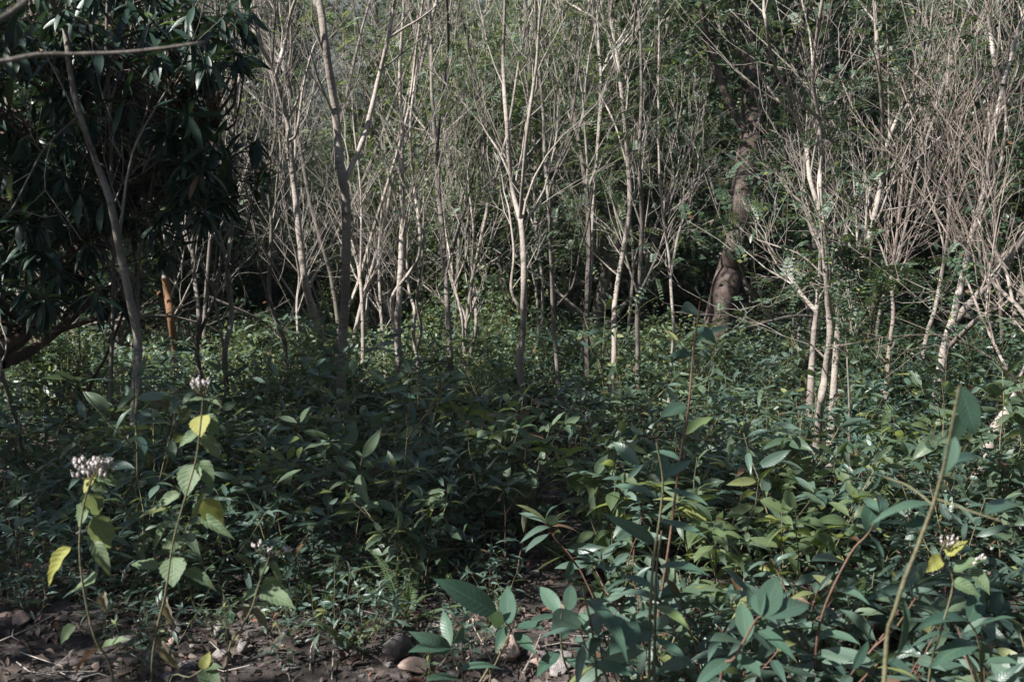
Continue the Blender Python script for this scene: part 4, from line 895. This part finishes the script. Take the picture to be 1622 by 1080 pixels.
plant("drooping_leaf_stem", "pale thick slanting stem with a hanging grey leaf at the right foreground", 1.7,
  [([(1400, 1085), (1418, 965), (1452, 870), (1478, 800), (1495, 740), (1505, 690), (1520, 610)], 0.0045, 0.002), ([(1478, 800), (1440, 770), (1400, 755)], 0.0018, 0.001), ([(1484, 790), (1540, 810), (1600, 830)], 0.0018, 0.001)],
  [(1430, 945, 1448, 1060, -0.03, 0.75, (0.5, -1, .2), 1), (1560, 815, 1622, 780, 0.1, .8, UPN, 0), (1478, 830, 1450, 822, -.03, 1.8, F, 3), (1510, 700, 1530, 640, 0.0, 1.5, (0.2, -1, .1), 2), (1512, 690, 1500, 750, -0.02, 1.4, (-0.3, -1, .1), 0), (1525, 650, 1560, 700, 0, 1.2, (.2, -1, .2), 3), (1522, 612, 1545, 690, 0.0, 1.5, (.1, -1, .1), 2), (1500, 740, 1580, 690, .1, .7, UPN, 1), (1480, 800, 1390, 790, -.05, .7, UPN, 1)])

# white flowered herbs
BUD = None
def bud_mesh():
    mb = MB(); t = np.linspace(0, 1, 6); z = t
    mb.tube(np.column_stack([0 * t, 0 * t, z]), [0.05, 0.26, 0.32, 0.33, 0.27, 0.06], 7); return mb
def flower_head(root, base, c, n, spread, size, mat='flower'):
    off = np.array(root.location); st = MB(); fl = MB()
    bm = bud_mesh(); bv, buv, bf = bm.v[0], bm.uv[0], bm.f4[0]
    for k in range(n):
        a = R.uniform(0, 6.28); r = spread * math.sqrt(R.random()); tip = c + np.array([math.cos(a) * r, math.sin(a) * r, R.uniform(-0.35, 0.3) * spread])
        mid = (base + tip) / 2 + np.array([math.cos(a), math.sin(a), 0]) * r * 0.25
        st.tube([base - off, mid - off, tip - off], [0.0012, 0.001, 0.0007], 4)
        d = nrm(tip - mid + np.array([0, 0, 0.01]) + R.normal(size=3) * .004)
        M = frames(tip - off, d, np.array([1, .2, .1]), size * R.uniform(0.75, 1.15))[0]
        M = M[:, [0, 2, 1, 3]]
        V = bv @ M[:, :3].T + M[:, 3]; fl.add(V, buv, bf)
        # fuzzy florets
        m = 10; q = R.normal(size=(m, 3)) * .5 + d * 1.3; fl.shapes(RH, frames(np.repeat((tip - off + d * size * .8)[None], m, 0), q, R.normal(size=(m, 3)), size * .5))
    h = link("flower_head", fl.mesh("flower_head", MAT[mat]), root); h2 = link("flower_stalks", st.mesh("flower_stalks", MAT['stem']), root)
def herb(label, D, stem, leaves, heads, r=0.0032):
    root = plant("flowering_herb", label, D, [(stem, r, r * 0.6)], leaves, cat="flowering plant", mset=HERB_ME)
    off = np.array(root.location)
    for (bx, by, cx_, cy_, n, sp, sz) in heads: flower_head(root, P(bx, by, D), P(cx_, cy_, D), n, sp, sz)
    return root
herb("herb with the larger drooping white flower head, left in front", 2.5,
  [(180, 1082), (150, 1010), (132, 930), (126, 860), (133, 800), (143, 765), (149, 752)],
  [(150, 752, 130, 780, -.03, 1.1, FL, 0), (152, 750, 190, 768, -0.02, .9, FR, 1), (145, 775, 175, 775, .03, 1.5, F, 0), (140, 782, 158, 820, 0.05, 1.15, FR, 0), (147, 785, 163, 800, .05, 1.1, F, 1), (140, 808, 109, 830, 0.03, 1.4, FL, 1), (146, 818, 180, 872, 0.06, 1.0, FR, 0), (147, 857, 177, 910, -.03, 0.75, FR, 1), (112, 866, 60, 925, -.03, .75, FL, 1), (150, 920, 110, 930, 0.05, 1.3, UPN, 0), (165, 935, 160, 975, -.02, 1.1, F, 10), (155, 1030, 110, 1050, -.05, .8, UPN, 10), (158, 1030, 200, 1005, -.05, .5, UPN, 0), (120, 990, 85, 1020, 0, .9, FL, 1)],
  [(150, 758, 146, 742, 54, 0.05, 0.014)])
herb("tallest white flowered herb with paired toothed leaves, right of the larger head", 2.6,
  [(240, 1082), (248, 1000), (262, 940), (274, 860), (290, 800), (310, 730), (318, 670), (322, 630)],
  [(322, 632, 298, 632, -.02, .8, UPN, 0), (323, 632, 352, 637, -.02, .7, UPN, 1), (318, 658, 316, 690, -.05, 1.6, F, 0), (323, 658, 349, 688, -0.02, 1.2, FR, 1), (314, 685, 279, 703, -0.02, 1.1, FL, 1), (320, 688, 352, 728, .02, 0.85, FR, 0), (306, 735, 292, 785, -.06, 1.35, F, 0), (315, 730, 340, 772, -.03, 1.1, FR, 1), (285, 782, 239, 802, -0.02, 0.9, FL, 1), (322, 790, 354, 845, .03, 1.0, FR, 0), (318, 818, 368, 848, -.04, .6, FR, 1), (270, 825, 233, 870, -.03, 0.6, FL, 1), (289, 852, 258, 866, -.05, 1.4, F, 0), (276, 882, 272, 928, -.06, 1.6, F, 0), (250, 900, 206, 888, .02, 1.1, UPN, 0), (292, 905, 345, 925, -.02, .8, UPN, 1), (262, 945, 268, 1000, -.03, .7, F, 10), (250, 1010, 280, 1065, -.03, .7, F, 10)],
  [(322, 628, 319, 609, 26, 0.028, 0.011)])
herb("small spindly herb with grey bud clusters in the lower left shade", 2.7,
  [(360, 1050), (385, 990), (400, 960), (410, 925), (424, 890), (427, 880)],
  [(425, 888, 410, 915, -.02, .9, F, 0), (430, 888, 445, 920, -.02, .7, FR, 1), (410, 930, 380, 952, -.05, .8, FL, 0), (412, 935, 468, 958, -.05, .9, UPN, 0), (400, 960, 375, 980, -.03, .9, UPN, 10), (395, 965, 430, 985, -.03, .9, UPN, 10), (420, 915, 445, 945, .05, 1.1, F, 0), (385, 1000, 355, 1030, -.03, .9, UPN, 10)],
  [(424, 885, 409, 866, 7, 0.014, 0.012), (428, 882, 450, 872, 8, 0.016, 0.012), (426, 884, 428, 876, 6, 0.012, 0.012)])
herb("low pale green herb shoot at the bottom left of the stones", 2.8,
  [(268, 1082), (300, 1072), (320, 1060)],
  [(320, 1060, 332, 1030, .03, 1.2, F, 0), (322, 1060, 352, 1050, 0, 1.2, UPN, 1), (318, 1062, 350, 1085, -.05, 1.2, UPN, 0), (322, 1066, 330, 1090, -.05, 1.2, F, 1)],[])
herb("herb with loose whitish seed heads among the right hand leaves", 2.4,
  [(1470, 1085), (1490, 1000), (1510, 920), (1490, 880), (1500, 855)],
  [(1510, 905, 1560, 880, -.02, 1.0, UPN, 0), (1510, 920, 1555, 940, -.04, 1.1, F, 1), (1540, 900, 1570, 940, -.04, 1, F, 0), (1500, 880, 1530, 850, 0, 1, UPN, 1), (1490, 880, 1470, 905, -.04, 1, F, 0)],
  [(1500, 870, 1502, 858, 12, 0.026, 0.009), (1530, 895, 1545, 888, 12, 0.026, 0.009)])

# ---------------------------------------------------------------- ferns
def frond_mesh(L, arch):
    mb = MB(); n = 14; t = np.linspace(0, 1, n); pts = np.column_stack([0 * t, L * t * (1 - .15 * arch * t), L * (0.75 * t - arch * t * t)])
    mb.tube(pts, np.linspace(0.0022, 0.0008, n), 4)
    m = 34; ts = np.linspace(0.12, 0.99, m); pp = np.column_stack([0 * ts, L * ts * (1 - .15 * arch * ts), L * (0.75 * ts - arch * ts * ts)])
    T = nrm(np.gradient(pp, axis=0)); upv = nrm(np.cross(np.tile([1.0, 0, 0], (m, 1)), T))
    w = 0.03 * np.sin(np.pi * ts ** 0.6) ** 0.5 * (1.05 - ts * 0.7)
    for s in (-1, 1):
        yd = np.tile([s * 1.0, 0, 0], (m, 1)) + T * 0.25 + R.normal(size=(m, 3)) * .06
        mb.shapes((RH[0] * [1.0, 1, 1], *RH[1:]), frames(pp, yd, upv, w * 1.15, 1.0))
    return mb.mesh("frond", MAT['fern'])
FR_ = [frond_mesh(0.32, 0.45), frond_mesh(0.28, 0.2), frond_mesh(0.36, 0.7), frond_mesh(0.3, 0.9)]
def fern(x, y, s, n, label, group=None):
    root = thing("fern", label, "fern", (x, y, float(gz(x, y))), group, R.uniform(0, 6.28), s)
    for k in range(n):
        o = link("frond", FR_[R.integers(4)], root); a = k * 6.283 / n + R.uniform(-.3, .3); o.rotation_euler = (R.uniform(-0.1, 0.7), R.uniform(-.2, .2), a); o.scale = [R.uniform(0.7, 1.1)] * 3
FG = "sword ferns at the edge of the bare ground"
for px, D, s, n in [(635, 3.9, 1.2, 9), (500, 4.0, 1.1, 8), (585, 4.3, 1.0, 7), (430, 4.1, 1.0, 7), (300, 4.2, 0.9, 6), (545, 3.65, 0.9, 6), (700, 4.4, 1.0, 7), (965, 4.3, 1.1, 8), (885, 4.9, 1.0, 8), (830, 5.3, 0.9, 7), (930, 4.7, 1, 7), (1230, 3.6, 1.0, 7), (220, 4.5, 1, 6), (655, 4.7, 1.1, 7), (1010, 4.0, 1.1, 7), (250, 5.4, 1.1, 8), (990, 5.2, 1.0, 7), (760, 4.6, .9, 6)]:
    x = (px - 811) / FPX * D * 1.0
    if px == 635: fern(x, D, s, n, "largest sunlit sword fern in the bottom middle beside the dark stone")
    else: fern(x, D, s, n, near_label(x, D, "small narrow fronded" if s < 1.05 else "larger narrow fronded", "sword fern"), FG)

# ---------------------------------------------------------------- stones, litter, sticks
def rock_mesh(name, mat, seed, hard=0.35):
    import bmesh
    bm = bmesh.new(); bmesh.ops.create_icosphere(bm, subdivisions=3, radius=0.5); rr = np.random.default_rng(seed)
    pl_ = [(nrm(rr.normal(size=3)), rr.uniform(0.2, 0.42)) for _ in range(13)]
    for v in bm.verts:
        c = np.array(v.co)
        for nn, dd in pl_:
            e = c @ nn - dd
            if e > 0: c = c - nn * e * 0.92
        c = c + nrm(c) * 0.015 * math.sin(c[0] * 23 + seed) * math.cos(c[1] * 19) ; v.co = c
    me = bpy.data.meshes.new(name); bm.to_mesh(me); bm.free(); me.materials.append(mat)
    for p in me.polygons: p.use_smooth = True
    return me
RK = [rock_mesh("rock", MAT['rock'], i) for i in range(6)]; RP = [rock_mesh("rock", MAT['prock'], 20 + i) for i in range(3)]
def rock(x, y, w, d, h, label, group=None, pink=False, sink=0.32):
    me = (RP if pink else RK)[R.integers(3)]
    o = link("rock", me); o.location = (x, y, float(gz(x, y)) + h * (0.42 - sink)); o.scale = (w, d, h); o.rotation_euler = (R.uniform(-.2, .2), R.uniform(-.2, .2), R.uniform(0, 6.28)); tag(o, label, "rock", group)
def gpix(px, py):
    D = 1592 * 1.5 / (py - 400); return (px - 811) / FPX * D, D * 0.99
for px, py, wp, hp, lab, pink in [
  (752, 1005, 44, 26, "pale pink sunlit stone behind the central seedling", True), (783, 1018, 34, 26, "round grey stone between the two low seedlings", False),
  (808, 1060, 54, 44, "large brown angular stone at the bottom centre", True), (893, 1078, 66, 40, "pale grey sunlit slab right of the brown stone", False),
  (655, 1078, 70, 24, "flat pinkish slab at the bottom edge", True), (622, 1052, 60, 50, "large dark grey stone beside the biggest fern", False),
  (20, 1002, 40, 26, "pale flat stone at the far left edge", True), (345, 1012, 36, 30, "dark rounded stone between the two tall herbs and the spindly one", False),
  (700, 1050, 30, 20, "small reddish stone left of the brown one", True), (190, 1030, 50, 34, "shaded blue grey stone behind the front herb stem", False), (445, 1035, 40, 26, "dull brown stone among the front ferns", True)]:
    x, y = gpix(px, py); k = y / FPX; rock(x, y, wp * k * 1.15, wp * k, hp * k * 1.3, lab, None, pink, 0.25)
for k in range(120):
    if k < 80: px, py = R.uniform(-20, 760), R.uniform(955, 1090)
    elif k < 100: px, py = R.uniform(600, 1000), R.uniform(960, 1090)
    else: px, py = R.uniform(800, 920), R.uniform(660, 950)
    x, y = gpix(px, py); s = 0.025 + 0.06 * R.random() ** 2
    rock(x, y, s * R.uniform(.9, 1.5), s, s * R.uniform(.5, .9), near_label(x, y, ("tiny" if s < 0.035 else "small" if s < 0.055 else "fist sized") + (" pinkish" if k % 6 == 0 else " grey"), "stone"), "stones on the bare ground" if k < 100 else "stones on the path", k % 6 == 0)
for pts_, r0, lab in [([(40, 545), (110, 520), (190, 507), (260, 500), (330, 515)], .022, "long dead branch fallen across the left tree bases"), ([(330, 470), (400, 500), (430, 520), (470, 560)], .014, "thin dead branch slanting down between the left trunks"),
        ([(1180, 520), (1260, 500), (1330, 505), (1400, 480)], .016, "grey dead branch lying level behind the three limbed pale tree"), ([(790, 690), (840, 700), (900, 688)], .02, "pale stick lying across the bare path")]:
    D_ = 7.0 if pts_[0][1] == 690 else 8.6
    p0 = P(*pts_[0], D_); fb = thing("fallen_branch", lab, "branch", p0)
    pp = [P(a, b, D_ + .15 * i) for i, (a, b) in enumerate(pts_)]
    simple(pp, r0, r0 * .35, "limb", fb, 'gbark')
    mb = MB(); tt = []
    for q, q2 in zip(pp[1:], pp[:-1]):
        for _ in range(2): grow(mb, tt, q - p0, nrm(nrm(q - q2) + R.normal(size=3) * .5), .4, r0 * .35, 1, 2, (0, 4), rmin=.0016)
    link("twigs", mb.mesh("twigs", MAT['gbark']), fb, "stuff")
# gravel: one mass
gm = MB(); t0 = np.array([[1, 0, 0], [0, 1, 0], [-1, 0, 0], [0, -1, 0], [0, 0, 1], [0, 0, -1]], float) * 0.5; f0 = np.array([[0, 1, 4], [1, 2, 4], [2, 3, 4], [3, 0, 4], [1, 0, 5], [2, 1, 5], [3, 2, 5], [0, 3, 5]])
n = 5000; y = R.uniform(2.8, 6.5, n); x = R.uniform(-0.55, 0.4, n) * y
A = np.zeros((n, 3, 4)); 
for i in range(n):
    q = np.linalg.qr(R.normal(size=(3, 3)))[0]; A[i, :, :3] = q * (R.uniform(0.5, 1.2, 3) * (0.006 + 0.022 * R.random() ** 3))[None]
A[:, :, 3] = np.column_stack([x, y, gz(x, y) + 0.012])
gm.shapes((t0, np.zeros((6, 2)), None, f0), A); o = link("gravel", gm.mesh("gravel", MAT['soil'], False), kind="stuff")
# leaf litter
lm = MB(); n = 9500; y = np.sqrt(R.uniform(2.6 ** 2, 13 ** 2, n)); y[:2600] = R.uniform(2.8, 5, 2600); x = R.uniform(-0.58, 0.58, n) * y
yd = R.normal(size=(n, 3)); yd[:, 2] *= 0.35; zh = R.normal(size=(n, 3)) * 0.45; zh[:, 2] += 1
lm.shapes(leaf_tmpl(3, 1, 0.22, 0.5, 0.6), frames(np.column_stack([x, y, gz(x, y) + 0.02]), yd, zh, R.uniform(0.02, 0.07, n)))
link("leaf_litter", lm.mesh("leaf_litter", MAT['litter']), kind="stuff")
sm = MB(); 
for i in range(420):
    y = R.uniform(2.8, 9); x = R.uniform(-.55, .5) * y; a = R.uniform(0, 6.28); L = R.uniform(0.06, 0.35); z = float(gz(x, y)) + 0.02
    d = np.array([math.cos(a), math.sin(a), R.uniform(0, .25)]); q = np.array([x, y, z]); sm.tube([q, q + d * L * .5 + R.normal(size=3) * .01, q + d * L], [0.003, 0.0025, 0.0015], 4)
link("fallen_twigs", sm.mesh("fallen_twigs", MAT['twig']), kind="stuff")
print("objects", len(bpy.data.objects), "tris", sum(len(m.polygons) for m in bpy.data.meshes))

m, nt = newmat("haze"); v = N(nt, "ShaderNodeVolumePrincipled", ins={"Density": 0.0005, "Anisotropy": 0.3}); v.inputs["Color"].default_value = (0.75, 0.82, 0.95, 1)
o_ = N(nt, "ShaderNodeOutputMaterial"); nt.links.new(v.outputs[0], o_.inputs["Volume"])
hb = MB(); q = np.array([[-430, -40, -2], [430, -40, -2], [430, 530, -2], [-430, 530, -2], [-430, -40, 215], [430, -40, 215], [430, 530, 215], [-430, 530, 215]], float)
hb.add(q, np.zeros((8, 2)), [[3, 2, 1, 0], [4, 5, 6, 7], [0, 1, 5, 4], [1, 2, 6, 5], [2, 3, 7, 6], [3, 0, 4, 7]])
link("haze", hb.mesh("haze", m, False), kind="stuff")

# labels that still coincide: say which by distance or by order from the left
by = {}
for o in bpy.data.objects:
    if o.parent is None and o.get("category"): by.setdefault(o["label"], []).append(o)
for lab, os_ in by.items():
    n = len(os_)
    if n < 2: continue
    w = lab.split()
    if n <= 4:
        os_.sort(key=lambda o: o.location.x ** 2 + o.location.y ** 2)
        names = {2: ["nearer", "farther"], 3: ["nearest", "middle", "farthest"], 4: ["nearest", "second nearest", "second farthest", "farthest"]}[n]
    else:
        os_.sort(key=lambda o: o.location.x / max(0.5, o.location.y))
        names = ["leftmost", "second from left"] + [["third", "fourth", "fifth", "sixth", "seventh", "eighth", "ninth", "tenth"][i] + " from left" for i in range(min(8, max(0, n - 3)))]
        names = names[:n - 1] + ["rightmost"] if n <= 11 else None
    if not names: continue
    for o, nm in zip(os_, names):
        q = (nm.split() + [x for x in w if x not in ("nearer",)]); 
        if len(q) > 16: q = [x for x in q if x not in ("close", "against,", "well", "leaved", "stemmed", "the")]
        o["label"] = " ".join(q[:16])
